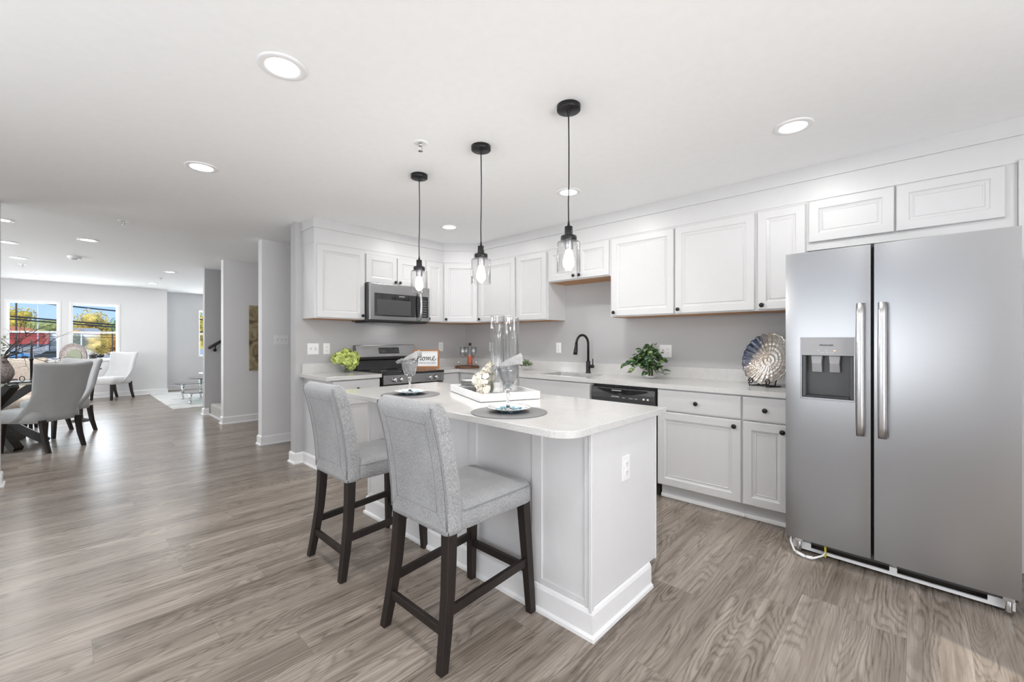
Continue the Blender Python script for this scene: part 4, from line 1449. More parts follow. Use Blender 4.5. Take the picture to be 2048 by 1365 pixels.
def petals(mb, c, r, rnd, n, size, sz=1.0, four=4):
    for _ in range(n):
        u = rnd.uniform(-0.75, 1); th = rnd.uniform(0, 2 * pi); q = math.sqrt(max(0, 1 - u * u))
        d = Vector((q * cos(th), q * sin(th), u))
        p = Vector(c) + Vector((d.x, d.y, d.z * sz)) * (r * rnd.uniform(0.86, 1.06))
        d = (d + Vector((rnd.uniform(-.4, .4), rnd.uniform(-.4, .4), rnd.uniform(-.4, .4)))).normalized()
        a = d.cross(Vector((0.3, 0.2, 1))).normalized(); b = d.cross(a)
        ph = rnd.uniform(0, pi); s = size * rnd.uniform(0.75, 1.2)
        for k in range(four):
            an = ph + 2 * pi * k / four
            e1 = a * cos(an) + b * sin(an); e2 = -a * sin(an) + b * cos(an)
            v = [p, p + e1 * s * 0.5 + e2 * s * 0.42 + d * s * 0.22, p + e1 * s * 0.85 + e2 * s * 0.30 + d * s * 0.30, p + e1 * s + d * s * 0.24,
                 p + e1 * s * 0.85 - e2 * s * 0.30 + d * s * 0.30, p + e1 * s * 0.5 - e2 * s * 0.42 + d * s * 0.22, p + e1 * s * 0.55 + d * s * 0.10]
            mb.add([tuple(x) for x in v], [(0, 1, 6), (1, 2, 6), (2, 3, 6), (3, 4, 6), (4, 5, 6), (5, 0, 6)], True)


fl = thing('cream_flowers', 'bunch of cream white silk flowers on the tray beside the stacked plates', 'flowers', (1.840, 1.990, TZ), 0)
rnd = random.Random(11)
for k, (c, r) in enumerate([((0.02, 0.0, 0.05), 0.042), ((-0.01, 0.03, 0.085), 0.040), ((0.035, -0.005, 0.125), 0.042), ((0.0, -0.022, 0.050), 0.036), ((0.045, -0.02, 0.172), 0.026), ((-0.03, -0.025, 0.035), 0.030)]):
    mb = MB(); petals(mb, c, r, rnd, 44, 0.021, 1.0, 5)
    mb.ball(c, r * 0.62, 12, 8)
    mb.build('blossom', M['wpetal'], fl)
MB().tube([(0.02, 0, 0.004), (0.03, -0.02, 0.05), (0.04, -0.02, 0.16)], 0.003, 6).tube([(0.0, 0.02, 0.004), (0.01, 0.0, 0.05), (0.03, -0.01, 0.12)], 0.003, 6).build('stem', M['stem'], fl)

# ================================================================== ITEMS ON THE WORKTOPS
hy = thing('hydrangea', 'green hydrangea flowers in a square glass vase left of the range', 'flowers', (2.085, 4.400, CT), rad(10))
gm = MB(); s_ = 0.046
for za, zb, q in ((0, 0.092, s_),):
    gm.loft([[(x, y, za) for x, y in rrect(0, 0, 2 * q, 2 * q, 0.006, 3)], [(x, y, zb) for x, y in rrect(0, 0, 2 * q, 2 * q, 0.006, 3)],
             [(x, y, zb) for x, y in rrect(0, 0, 2 * q - 0.008, 2 * q - 0.008, 0.004, 3)], [(x, y, 0.006) for x, y in rrect(0, 0, 2 * q - 0.008, 2 * q - 0.008, 0.004, 3)]], True, False)
gm.build('square_vase', M['thin'], hy)
rnd = random.Random(5)
sm = MB()
for k in range(9):
    a_ = k * 0.7
    sm.tube([(0.028 * cos(a_), 0.028 * sin(a_), 0.008), (0.018 * cos(a_ + 2), 0.018 * sin(a_ + 2), 0.06), (0.035 * cos(a_), 0.035 * sin(a_), 0.12)], 0.004, 6)
sm.build('stem', M['stem'], hy)
for c, r in [((0.0, 0, 0.165), 0.078), ((-0.085, 0.01, 0.150), 0.064), ((0.075, 0.0, 0.155), 0.060), ((-0.04, -0.05, 0.125), 0.055), ((0.035, -0.05, 0.115), 0.058), ((0.03, 0.04, 0.190), 0.055), ((0.035, -0.02, 0.065), 0.034)]:
    mb = MB(); petals(mb, c, r, rnd, 95, 0.026, 0.85, 4)
    mb.ball(c, r * 0.62, 12, 8, 0.85)
    mb.build('blossom', M['petal'], hy)

# home sign leaning on the range top
hs = thing('home_sign', 'small wood framed sign reading home, standing at the back right of the range', 'sign', (2.925, 4.145, 0.917), math.atan2(-0.726, 0.688))
SW, SH = 0.300, 0.225
tilt = bpy.data.objects.new('frame', None)
mb = MB(); q = 0.018
mb.box(-SW / 2, SW / 2, -0.010, 0.012, 0, q * 1.7).box(-SW / 2, SW / 2, -0.010, 0.012, SH - q, SH)
mb.box(-SW / 2, -SW / 2 + q, -0.010, 0.012, q * 1.7, SH - q).box(SW / 2 - q, SW / 2, -0.010, 0.012, q * 1.7, SH - q)
fr = mb.build('frame', M['frame_wood'], hs, bevel=0.0015)
MB().box(-SW / 2 + q, SW / 2 - q, -0.002, 0.008, q * 1.7, SH - q).build('board', M['ceramic'], hs)
# hand-lettered 'home': flat strokes swept as thin tubes
def stroke(ptsl, r):
    P = ptsl; out = []
    n = len(P)
    for i in range(n - 1):
        p0 = P[max(0, i - 1)]; p1 = P[i]; p2 = P[i + 1]; p3 = P[min(n - 1, i + 2)]
        for k in range(6):
            t = k / 6
            f = lambda a, b, c, d: 0.5 * ((2 * b) + (-a + c) * t + (2 * a - 5 * b + 4 * c - d) * t * t + (-a + 3 * b - 3 * c + d) * t ** 3)
            out.append((f(p0[0], p1[0], p2[0], p3[0]), f(p0[1], p1[1], p2[1], p3[1])))
    out.append(P[-1])
    return out


letters = [
    [(0.00, 0.10), (0.25, 0.55), (0.45, 1.05), (0.38, 1.25), (0.25, 1.05), (0.20, 0.5), (0.12, -0.05), (0.30, 0.45), (0.48, 0.55), (0.52, 0.30), (0.55, 0.02), (0.70, 0.10), (0.85, 0.35)],
    [(1.05, 0.55), (0.88, 0.38), (0.88, 0.10), (1.05, 0.00), (1.22, 0.22), (1.18, 0.48), (1.05, 0.55), (1.15, 0.42), (1.40, 0.46)],
    [(1.40, 0.46), (1.50, 0.52), (1.48, 0.02), (1.62, 0.45), (1.76, 0.52), (1.76, 0.05), (1.90, 0.45), (2.05, 0.52), (2.05, 0.12), (2.15, 0.02), (2.30, 0.15)],
    [(2.28, 0.12), (2.55, 0.35), (2.62, 0.62), (2.48, 0.68), (2.34, 0.35), (2.42, 0.02), (2.62, 0.02), (2.85, 0.25)],
]
hm_ = MB()
for L_ in letters:
    pts_ = stroke(L_, 0)
    hm_.tube([(-0.115 + x * 0.080, -0.0030, 0.098 + y * 0.072) for x, y in pts_], [0.0022 + 0.0016 * abs(sin(i * 0.35)) for i in range(len(pts_))], 6)
hm_.build('lettering', M['ink'], hs)
text('is where our story begins', 0.0205, M['inkb'], hs, (0, -0.0030, 0.071), (rad(90), 0, 0), shear=0.25, ext=0.0005)

# round board with glasses and bottle in the corner
bx_, by_ = 3.430, 4.010
rb = thing('round_board', 'round dark wooden board lying in the worktop corner', 'serving board', (bx_, by_, CT), 0)
MB().lathe([(0.0001, 0.0), (0.148, 0.0), (0.152, 0.004), (0.152, 0.019), (0.148, 0.022), (0.0001, 0.022)], 48).build('board', M['wood_tray'], rb)
MB().lathe([(0.1485, 0.0223), (0.146, 0.027), (0.140, 0.027), (0.138, 0.0223)], 48).build('raised_lip', M['wood_tray'], rb)
BZ = CT + 0.0223
Rv = Vector((0.688, -0.726, 0)); Fv = Vector((0.726, 0.688, 0))


def on_board(dx, dy):
    p = Vector((bx_, by_, 0)) + Rv * dx + Fv * dy
    return (p.x, p.y, BZ)


wg = [(0.033, 0.0), (0.033, 0.002), (0.006, 0.006), (0.004, 0.03), (0.004, 0.085), (0.010, 0.095), (0.034, 0.125), (0.041, 0.160), (0.040, 0.205), (0.036, 0.235), (0.0348, 0.235),
      (0.0385, 0.205), (0.0395, 0.160), (0.033, 0.127), (0.0002, 0.100)]
for dx, dy, lab in ((-0.050, -0.030, 'wine glass on the round board, front left'), (-0.020, 0.065, 'wine glass on the round board, behind the left one'), (0.075, 0.045, 'wine glass on the round board, right of the bottle')):
    g = MB().lathe(wg, 32).build('wine_glass', M['glass']); g.location = on_board(dx, dy); tag(g, lab, 'glass', 'wine glasses on the round board')
bo = thing('liquor_bottle', 'clear liquor bottle with black cap and amber label on the round board', 'bottle', on_board(0.035, 0.0), 0)
MB().lathe([(0.0001, 0), (0.031, 0), (0.033, 0.004), (0.033, 0.155), (0.030, 0.175), (0.015, 0.205), (0.0135, 0.255), (0.0001, 0.256)], 32).build('glass_body', M['thin'], bo)
MB().lathe([(0.0305, 0.018), (0.0305, 0.130), (0.029, 0.130), (0.029, 0.018)], 32).build('label', M['amber'], bo)
MB().lathe([(0.0165, 0.250), (0.0165, 0.285), (0.0001, 0.286)], 20).build('cap', M['black'], bo)
for dx, dy, lab in ((-0.105, 0.0, 'small chrome shaker at the left end of the round board'), (0.115, -0.02, 'small chrome shaker at the right end of the round board')):
    s = thing('shaker', lab, 'shaker', on_board(dx, dy), 0, 'shakers on the round board')
    MB().lathe([(0.0001, 0), (0.015, 0), (0.019, 0.010), (0.017, 0.028), (0.009, 0.038), (0.0001, 0.039)], 20).build('body', M['glass'], s)
    MB().lathe([(0.0095, 0.034), (0.012, 0.042), (0.010, 0.052), (0.0001, 0.056)], 20).build('top', M['chrome'], s)

# small air plant ball by the wall
ap = thing('air_plant', 'small green air plant in a glass bowl half hidden behind the tall vases', 'plant', (3.64, 3.225, CT), 0)
MB().lathe([(0.0001, 0), (0.035, 0), (0.060, 0.030), (0.066, 0.065), (0.055, 0.100), (0.053, 0.099), (0.063, 0.065), (0.057, 0.031), (0.0001, 0.004)], 32).build('bowl', M['thin'], ap)
mb = MB(); rnd = random.Random(2)
for k in range(60):
    th = rnd.uniform(0, 2 * pi); el = rnd.uniform(0.1, 1.4); L_ = rnd.uniform(0.06, 0.10)
    d = Vector((cos(th) * cos(el), sin(th) * cos(el), sin(el)))
    p = Vector((0, 0, 0.05))
    mb.tube([p, p + d * L_ * 0.5, p + d * L_ + Vector((0, 0, -0.01))], [0.005, 0.005, 0.0008], 5)
mb.build('foliage', M['stem'], ap)

# potted ivy
iv = thing('potted_ivy', 'trailing variegated ivy in a square glass vase beside the tap', 'plant', (3.640, 1.735, CT), rad(8))
gm = MB(); q = 0.055
gm.loft([[(x, y, za) for x, y in rrect(0, 0, 2 * w_, 2 * w_, 0.005, 3)] for za, w_ in ((0, q), (0.115, q), (0.115, q - 0.004), (0.006, q - 0.004))], True, False)
gm.build('square_vase', M['thin'], iv)
mb = MB(); rnd = random.Random(21); stems = MB()


def leaf(mb, p, d, n, L_, W_):
    d = d.normalized(); s = d.cross(n).normalized(); n = s.cross(d)
    out = [(0, 0), (0.10, 0.62), (0.35, 1.0), (0.65, 0.80), (0.88, 0.38), (1.0, 0.0)]
    vs = []; mid = []
    for u, w_ in out:
        c = p + d * (L_ * u) - n * (L_ * 0.22 * u * u)
        mid.append(tuple(c))
        vs.append((c + s * W_ * w_ * 0.5 + n * W_ * 0.14 * w_, c - s * W_ * w_ * 0.5 + n * W_ * 0.14 * w_))
    V = [tuple(m) for m in mid] + [tuple(a) for a, b in vs] + [tuple(b) for a, b in vs]
    k = len(out); F_ = []
    for i in range(k - 1):
        F_.append((i, i + 1, k + i + 1, k + i)); F_.append((i + 1, i, 2 * k + i, 2 * k + i + 1))
    mb.add(V, F_, True)


for k in range(26):
    th = rnd.uniform(0, 2 * pi)
    # spread further towards local -X/left (world +Y side) to trail over the worktop
    reach = rnd.uniform(0.07, 0.23)
    dirv = Vector((cos(th) * 0.7, sin(th), 0))
    if dirv.x > 0.35: reach *= 0.5
    up_ = rnd.uniform(0.05, 0.25)
    base = Vector((rnd.uniform(-.02, .02), rnd.uniform(-.02, .02), 0.08))
    top_ = base + dirv * reach * 0.5 + Vector((0, 0, up_))
    end = base + dirv * reach * 1.1 + Vector((0, 0, up_ * 0.4 - (0.06 if up_ < 0.1 else 0)))
    end.z = max(end.z, 0.02)
    stems.tube([base - Vector((0, 0, 0.06)), base, top_, end], 0.0022, 5)
    for j in range(7):
        t = 0.25 + 0.75 * j / 6
        p = base.lerp(top_, min(1, t * 1.6)) if t < 0.6 else top_.lerp(end, (t - 0.6) / 0.4)
        d = Vector((rnd.uniform(-1, 1), rnd.uniform(-1, 1), rnd.uniform(-0.7, 0.4))) + dirv * 0.5
        nn = Vector((rnd.uniform(-.5, .3) - 0.4, rnd.uniform(-.5, .5), 1))
        L_ = rnd.uniform(0.045, 0.076)
        if p.x + d.normalized().x * L_ > 0.18: continue
        if p.z + d.normalized().z * L_ < 0.012: d.z = abs(d.z)
        leaf(mb, p, d, nn, L_, L_ * 0.78)
mb.build('foliage', M['leaf'], iv)
stems.build('stem', M['stem'], iv)

# shell dish on stand
dth = rad(-115.3)
sdh = thing('decorative_dish', 'large silver and dark blue shell patterned dish displayed upright beside the refrigerator', 'dish', (3.575, 0.810, CT), dth)
mb = MB(); NS = 120; NR = 26; rings = []
for layer in (0, 1):
    rr_ = range(NR + 1) if layer == 0 else range(NR, -1, -1)
    for i in rr_:
        t = i / NR; ring = []
        for k in range(NS):
            a = 2 * pi * k / NS
            sp_ = a * 20 / 20
            R = 0.192 * t * (1 + 0.022 * cos(24 * a) * t ** 3)
            rel = 0.0022 * t * cos(24 * a + 1.2 * t) + 0.003 * sin(38 * t + a) * (1 - t)
            dep = 0.042 * (1 - t ** 2.2)
            y = dep + (rel if layer == 0 else 0.010)
            ring.append((R * cos(a), y, R * sin(a)))
        if t == 0: ring = [(1e-5 * cos(2 * pi * k / NS), ring[0][1], 1e-5 * sin(2 * pi * k / NS)) for k in range(NS)]
        rings.append(ring)
mb.loft(rings, False, True)
mb.xform(Matrix.Translation((0, 0.0, 0.205)) @ Matrix.Rotation(rad(-14), 4, 'X'))
mb.build('dish', M['dish'], sdh)
es = thing('plate_stand', 'black wrought iron scroll stand holding the shell dish', 'stand', (3.575, 0.810, CT), dth)
for sx in (-1, 1):
    sc = MB()
    x = sx * 0.068
    pts_ = []
    for i in range(22):
        a = i / 21 * 2.6 * pi; r = 0.026 * (1 - i / 30)
        pts_.append((x - sx * 0.0, -0.062 - r * cos(a) + 0.0, 0.036 + r * sin(a)))
    sc.tube(pts_, 0.0038, 8)
    sc.tube([(x, -0.085, 0.030), (x, -0.075, 0.005), (x, -0.02, 0.004), (x, 0.07, 0.004)], 0.0038, 8)
    sc.tube([(x, 0.01, 0.004), (x * 0.8, 0.060, 0.085), (x * 0.7, 0.075, 0.10)], 0.0038, 8)
    sc.build('scroll_leg', M['black'], es)
MB().tube([(-0.068, 0.02, 0.006), (0.068, 0.02, 0.006)], 0.0036, 8).build('crossbar', M['black'], es)
s2 = MB()
s2.tube([(0.075, 0.07, 0.004), (0.095, -0.0, 0.075), (0.112, -0.02, 0.004)], 0.0036, 8)

# ================================================================== DINING AREA
def make_chair(label, fabm, legm, group=None):
    """upholstered side chair, origin on floor under the seat, faces +X, back curls round"""
    t = thing('dining_chair', label, 'chair', (0, 0, 0), 0, group)
    s = MB(); rings = []
    for z, ins in ((0.330, 0.014), (0.342, 0.0), (0.43, 0.0), (0.462, 0.010), (0.475, 0.035), (0.481, 0.09)):
        rings.append([(x, y * (1.0 + 0.10 * (x - 0.0)), z) for x, y in rrect(0.035, 0, 0.48 - 2 * ins, 0.50 - 2 * ins, 0.07, 5)])
    s.loft(rings, True, True).build('seat', fabm, t)
    b = MB(); NU, NV = 28, 16
    def S_(u, v, th):
        # u -1..1 across, v 0..1 up
        w_ = 0.262 + 0.046 * v ** 2.2
        zt = 0.345 + (0.665 - 0.020 * (1 - u * u) - 0.10 * max(0, abs(u) - 0.85)) * v
        lean = -0.225 - 0.095 * v ** 1.8
        wrap = (0.26 * max(0.0, (0.50 - v) / 0.50) ** 1.7 + 0.055) * abs(u) ** 3.2
        x = lean + wrap
        y = w_ * u
        nx = Vector((1, -0.35 * u * abs(u), 0)).normalized()
        return Vector((x, y, zt)) + nx * th
    T_ = 0.062
    def th_at(u, v):
        e = min(1.0, (1 - abs(u)) / 0.10) ; f_ = min(1.0, (1 - v) / 0.07)
        return T_ * math.sqrt(max(0.0, 1 - (1 - e) ** 2)) * math.sqrt(max(0.0, 1 - (1 - f_) ** 2)) * 0.5
    vs = []; fs = []
    us = [-cos(pi * i / NU) for i in range(NU + 1)]
    vvs = [sin(pi / 2 * j / NV) for j in range(NV + 1)]
    for sgn in (-1, 1):
        for j in range(NV + 1):
            for i in range(NU + 1):
                vs.append(tuple(S_(us[i], vvs[j], sgn * max(0.0005, th_at(us[i], vvs[j])))))
    st_ = (NU + 1) * (NV + 1)
    for L_ in (0, 1):
        for j in range(NV):
            for i in range(NU):
                a = L_ * st_ + j * (NU + 1) + i
                fs.append((a, a + 1, a + NU + 2, a + NU + 1))
    brd = [i for i in range(NU + 1)] + [j * (NU + 1) + NU for j in range(1, NV + 1)] + [NV * (NU + 1) + i for i in range(NU - 1, -1, -1)] + [j * (NU + 1) for j in range(NV - 1, 0, -1)]
    for a, c in zip(brd, brd[1:] + brd[:1]): fs.append((a, c, c + st_, a + st_))
    b.add(vs, fs, True)
    b.build('backrest', fabm, t)
    for sy in (-1, 1):
        MB().beam((0.215, sy * 0.205, 0.345), (0.235, sy * 0.215, 0.0), 0.046, 0.046, 0.032, 0.032).build('leg', legm, t, bevel=0.002)
        lg = MB(); rings = []
        for z, x, w_ in ((0.36, -0.215, 0.048), (0.28, -0.222, 0.044), (0.15, -0.245, 0.040), (0.0, -0.292, 0.034)):
            rings.append([(x + a * w_ / 2, sy * 0.185 + c * w_ / 2, z) for a, c in ((-1, -1), (1, -1), (1, 1), (-1, 1))])
        lg.loft(rings, True, False).build('leg', legm, t, bevel=0.002)
    return t


def aim(fr_, dx, dy): fr_.rotation_euler = (0, 0, math.atan2(dy, dx))


c1 = make_chair('grey fabric dining chair with its back to the kitchen, nearest one', M['fab2'], M['espresso'], 'dining chairs')
c1.location = (-0.150, 7.300, 0); aim(c1, -0.656, 0.755)
c2 = dup(c1, (-0.020, 8.260, 0), math.atan2(-0.62, -0.79), 'grey fabric dining chair half hidden behind the nearest dining chair')
c3 = make_chair('pale grey dining chair standing by the wall right of the windows', M['fab4'], M['espresso'], 'dining chairs')
c3.location = (0.74, 12.40, 0); aim(c3, -0.75, -0.66)
c4 = make_chair('cream boucle dining chair on the window side of the glass table', M['fab3'], M['espresso'], 'dining chairs')
c4.location = (-0.470, 8.900, 0); aim(c4, -0.12, -1)

TX, TY = -0.592, 7.79
dt = thing('dining_table', 'round glass dining table on a crossed dark wooden base', 'table', (TX, TY, 0), 0)
MB().lathe([(0.0001, 0.742), (0.560, 0.742), (0.565, 0.747), (0.560, 0.754), (0.0001, 0.754)], 72).build('glass_top', M['tableg'], dt)
for k, a in enumerate((2, 62, 122)):
    ca, sa = cos(rad(a)), sin(rad(a))
    off = 0.0
    MB().beam((0.47 * ca, 0.47 * sa, 0.0), (-0.40 * ca, -0.40 * sa, 0.741), 0.085, 0.085, ax=(-sa, ca, 0)).build('crossed_beam', M['espressoX'], dt, bevel=0.003)
    MB().beam((-0.47 * ca, -0.47 * sa, 0.0), (0.40 * ca, 0.40 * sa, 0.741), 0.085, 0.085, ax=(-sa, ca, 0)).build('crossed_beam', M['espressoX'], dt, bevel=0.003)

DZ = 0.7545
vs_ = thing('branch_vase', 'silver mosaic vase with dark branches on the dining table', 'vase', (-0.475, 7.615, DZ), 0)
MB().lathe([(0.0001, 0), (0.050, 0), (0.075, 0.03), (0.100, 0.10), (0.098, 0.15), (0.070, 0.22), (0.045, 0.27), (0.042, 0.30), (0.048, 0.315), (0.044, 0.314), (0.036, 0.29), (0.0001, 0.05)], 36).build('mosaic_vase', M['mosaic'], vs_)
rnd = random.Random(8); bm_ = MB(); lf_ = MB()


def branch(p, d, L_, r, depth):
    pts_ = [p]; q = p.copy(); dd_ = d.normalized()
    for i in range(5):
        dd_ = (dd_ + Vector((rnd.uniform(-.18, .18), rnd.uniform(-.18, .18), rnd.uniform(-.22, .10)))).normalized()
        q = q + dd_ * L_ / 5; q.z = max(q.z, 0.10)
        pts_.append(q.copy())
        if depth > 0 and i > 0:
            branch(q.copy(), dd_ + Vector((rnd.uniform(-.8, .8), rnd.uniform(-.8, .8), rnd.uniform(-.3, .6))), L_ * 0.45, r * 0.55, depth - 1)
    bm_.tube(pts_, [r * (1 - 0.75 * i / 5) for i in range(6)], 6)


for ang, el, L_ in ((-44, 0.9, 0.42), (-30, 0.45, 0.46), (-60, 0.35, 0.44), (-10, 0.8, 0.40), (60, 0.9, 0.42), (140, 0.7, 0.42), (220, 0.8, 0.40), (-50, 1.3, 0.42), (100, 1.2, 0.40), (-35, 0.15, 0.46)):
    branch(Vector((0.015 * cos(rad(ang)), 0.015 * sin(rad(ang)), 0.29)), Vector((cos(rad(ang)) * cos(el), sin(rad(ang)) * cos(el), sin(el))), L_, 0.0065, 2 if el < 1 else 1)
bm_.build('branches', M['twig'], vs_)
for k in range(46):
    th = rnd.uniform(0, 2 * pi); p = Vector((0.05 * cos(th), 0.05 * sin(th), rnd.uniform(0.22, 0.55)))
    leaf(lf_, p, Vector((cos(th), sin(th), rnd.uniform(-0.6, 0.8))), Vector((0, 0, 1)), rnd.uniform(0.03, 0.06), 0.03)
lf_.build('leaves', M['stem'], vs_)

cs = thing('candlestick', 'tall slim dark candlestick on the dining table in front of the first window', 'candlestick', (-0.255, 7.845, DZ), 0)
MB().lathe([(0.0001, 0), (0.045, 0), (0.045, 0.008), (0.015, 0.016), (0.0125, 0.05), (0.0135, 0.25), (0.018, 0.255), (0.018, 0.275), (0.0001, 0.276)], 24).build('holder', M['black'], cs)
MB().lathe([(0.0001, 0.276), (0.011, 0.276), (0.010, 0.50), (0.0001, 0.504)], 16).build('candle', M['dgrey'], cs)
ps = thing('charger_plate', 'dark charger plate set on the dining table', 'plate', (-0.315, 7.63, DZ), 0)
MB().lathe([(0.0001, 0), (0.10, 0), (0.16, 0.012), (0.16, 0.016), (0.10, 0.006), (0.0001, 0.005)], 40).build('dish', M['dgrey'], ps)
nr = tag(MB().tube([(-0.03 + 0.03 * cos(a), 0.03 * sin(a), 0) for a in [2 * pi * i / 20 for i in range(21)]], 0.004, 8).build('napkin_ring', M['black']), 'black napkin ring standing on the charger plate', 'napkin ring')
nr.rotation_euler = (rad(90), 0, rad(-45)); nr.location = (-0.300, 7.62, DZ + 0.040)
nk = MB().box(-0.09, 0.09, -0.045, 0.045, 0, 0.012).build('folded_napkin', M['steeld'], bevel=0.004)
nk.location = (-0.60, 7.40, DZ + 0.001); nk.rotation_euler = (0, 0, rad(30)); tag(nk, 'folded dark grey napkin lying on the near side of the glass table', 'napkin')

# pedestal table with mosaic dish and lantern
pt = thing('pedestal_table', 'small round dark pedestal table behind the dining chairs', 'table', (0.205, 9.40, 0), 0)
MB().lathe([(0.0001, 0.79), (0.235, 0.79), (0.24, 0.80), (0.235, 0.812), (0.0001, 0.812)], 40).build('top', M['espressoX'], pt)
MB().lathe([(0.0001, 0), (0.13, 0), (0.12, 0.015), (0.03, 0.04), (0.022, 0.10), (0.028, 0.4), (0.022, 0.74), (0.06, 0.79)], 28).build('pedestal', M['espressoX'], pt)
md = thing('mosaic_dish', 'oval silver mosaic dish standing upright in front of the second window', 'dish', (0.120, 9.435, 0.8125), rad(-46))
mb = MB(); rings = []
for t, y in ((1e-4, 0.02), (0.50, 0.018), (0.54, 0.022), (0.90, 0.004), (1.0, 0.0), (1.0, 0.008), (0.5, 0.03), (1e-4, 0.03)):
    rings.append([(0.215 * t * cos(2 * pi * k / 48), y, 0.195 + 0.195 * t * sin(2 * pi * k / 48)) for k in range(48)])
mb.loft(rings, False, True).build('dish', M['mosaic'], md)
mb = MB().lathe([(0.0001, 0), (0.001, 0)], 8)
rings = [[(0.112 * t * cos(2 * pi * k / 40), 0.0165, 0.195 + 0.100 * t * sin(2 * pi * k / 40)) for k in range(40)] for t in (1e-4, 1.0)]
MB().loft(rings, False, True).build('centre_mirror', mat('pale_green_mirror', (0.33, 0.36, 0.26), 0.8), md)
MB().tube([(0, 0.02, 0.01), (0, 0.09, 0.003)], 0.005, 8).tube([(-0.06, 0.02, 0.01), (-0.06, -0.02, 0.004)], 0.005, 8).tube([(0.06, 0.02, 0.01), (0.06, -0.02, 0.004)], 0.005, 8).build('easel', M['black'], md)
ln = thing('metal_lantern', 'small dark metal lantern right of the mosaic dish', 'lantern', (0.335, 9.27, 0.8125), 0)
MB().lathe([(0.0001, 0), (0.052, 0), (0.052, 0.02), (0.046, 0.024), (0.046, 0.20), (0.052, 0.204), (0.056, 0.225), (0.03, 0.240), (0.0001, 0.242)], 28).build('body', M['steeld'], ln)

# ================================================================== LIVING CORNER
rg_ = thing('area_rug', 'pale grey marbled area rug under the glass coffee table', 'rug', (2.45, 11.3, 0), rad(0))
MB().box(-1.07, 1.2, -1.60, 1.60, 0.0, 0.012).build('pile', M['rug'], rg_)
ctb = thing('coffee_table', 'tiered glass coffee table with chrome cone legs on the rug', 'coffee table', (2.05, 10.75, 0.0122), 0)


def slab(cx, cy, rx, ry, z, nm):
    n = 48
    MB().loft([[(cx + rx * cos(2 * pi * k / n), cy + ry * sin(2 * pi * k / n), zz) for k in range(n)] for zz in (z, z + 0.012)], True, False).build(nm, M['tableg'], ctb)


slab(0.15, 0.10, 0.42, 0.55, 0.455, 'upper_glass')
slab(-0.02, -0.25, 0.42, 0.40, 0.20, 'lower_glass')
slab(-0.20, 0.35, 0.25, 0.30, 0.33, 'middle_glass')
for x, y, z in ((-0.33, -0.50, 0.20), (0.20, -0.48, 0.20), (-0.02, 0.30, 0.455), (0.35, -0.15, 0.455), (-0.30, 0.45, 0.33), (0.38, 0.38, 0.455)):
    lg = MB().lathe([(0.014, 0.05), (0.036, z)], 20, x, y, 0, True)
    lg.ball((x, y, 0.028), 0.028, 16, 10)
    lg.build('cone_leg', M['chrome'], ctb)
wb = MB().lathe([(0.0001, 0), (0.06, 0), (0.10, 0.02), (0.21, 0.055), (0.24, 0.085), (0.236, 0.086), (0.20, 0.062), (0.09, 0.026), (0.0001, 0.008)], 40).build('white_bowl', M['ceramic'])
wb.location = (2.20, 10.85, 0.0122 + 0.468); tag(wb, 'wide white curved bowl on the upper glass of the coffee table', 'bowl')
lo = MB().ball((0, 0, 0), 0.06, 14, 8)
rnd = random.Random(4)
for k in range(60):
    u = rnd.uniform(-0.5, 1); th = rnd.uniform(0, 2 * pi); q = math.sqrt(1 - u * u)
    d = Vector((q * cos(th), q * sin(th), u))
    lo.tube([d * 0.05, d * 0.085], [0.004, 0.001], 5)
lo = lo.build('spiky_ornament', M['steeld']); lo.location = (2.20, 10.46, 0.0122 + 0.212 + 0.075)
tag(lo, 'dark spiky metal ball on the lower glass of the coffee table', 'ornament')

# ================================================================== OUTSIDE
GZ = -1.75
struct(MB().box(-260, 260, 16, 420, GZ - 0.3, GZ).build('ground', mat('asphalt', (0.50, 0.50, 0.50), 0.9, var=0.1, vscale=0.5)))
Mred = mat('red_brick_wall', (0.42, 0.07, 0.06), 0.8, var=0.15, vscale=2)
Morg = mat('orange_roof', (0.62, 0.20, 0.07), 0.8, var=0.1)
Mgry = mat('grey_shopfront', (0.30, 0.31, 0.33), 0.7, var=0.2, vscale=0.7)
Mpink = mat('pale_pink_siding', (0.74, 0.56, 0.50), 0.8, var=0.1, vscale=1.0)
Mpole = mat('weathered_pole', (0.09, 0.065, 0.05), 0.8, var=0.2)
Mpw = mat('white_pole', (0.72, 0.72, 0.74), 0.5)
Mgrass = mat('dry_verge_grass', (0.42, 0.44, 0.13), 0.9, var=0.35, vscale=0.6)
Mbark = mat('bark', (0.10, 0.07, 0.05), 0.9, var=0.2)
foli = {k: mat(k + '_leaves', c, 0.7, var=0.45, vscale=0.9) for k, c in
        dict(yellow=(0.62, 0.46, 0.07), olive=(0.34, 0.34, 0.10), orange=(0.66, 0.34, 0.07), green=(0.09, 0.28, 0.07), dark=(0.06, 0.09, 0.04), gold=(0.72, 0.50, 0.12)).items()}

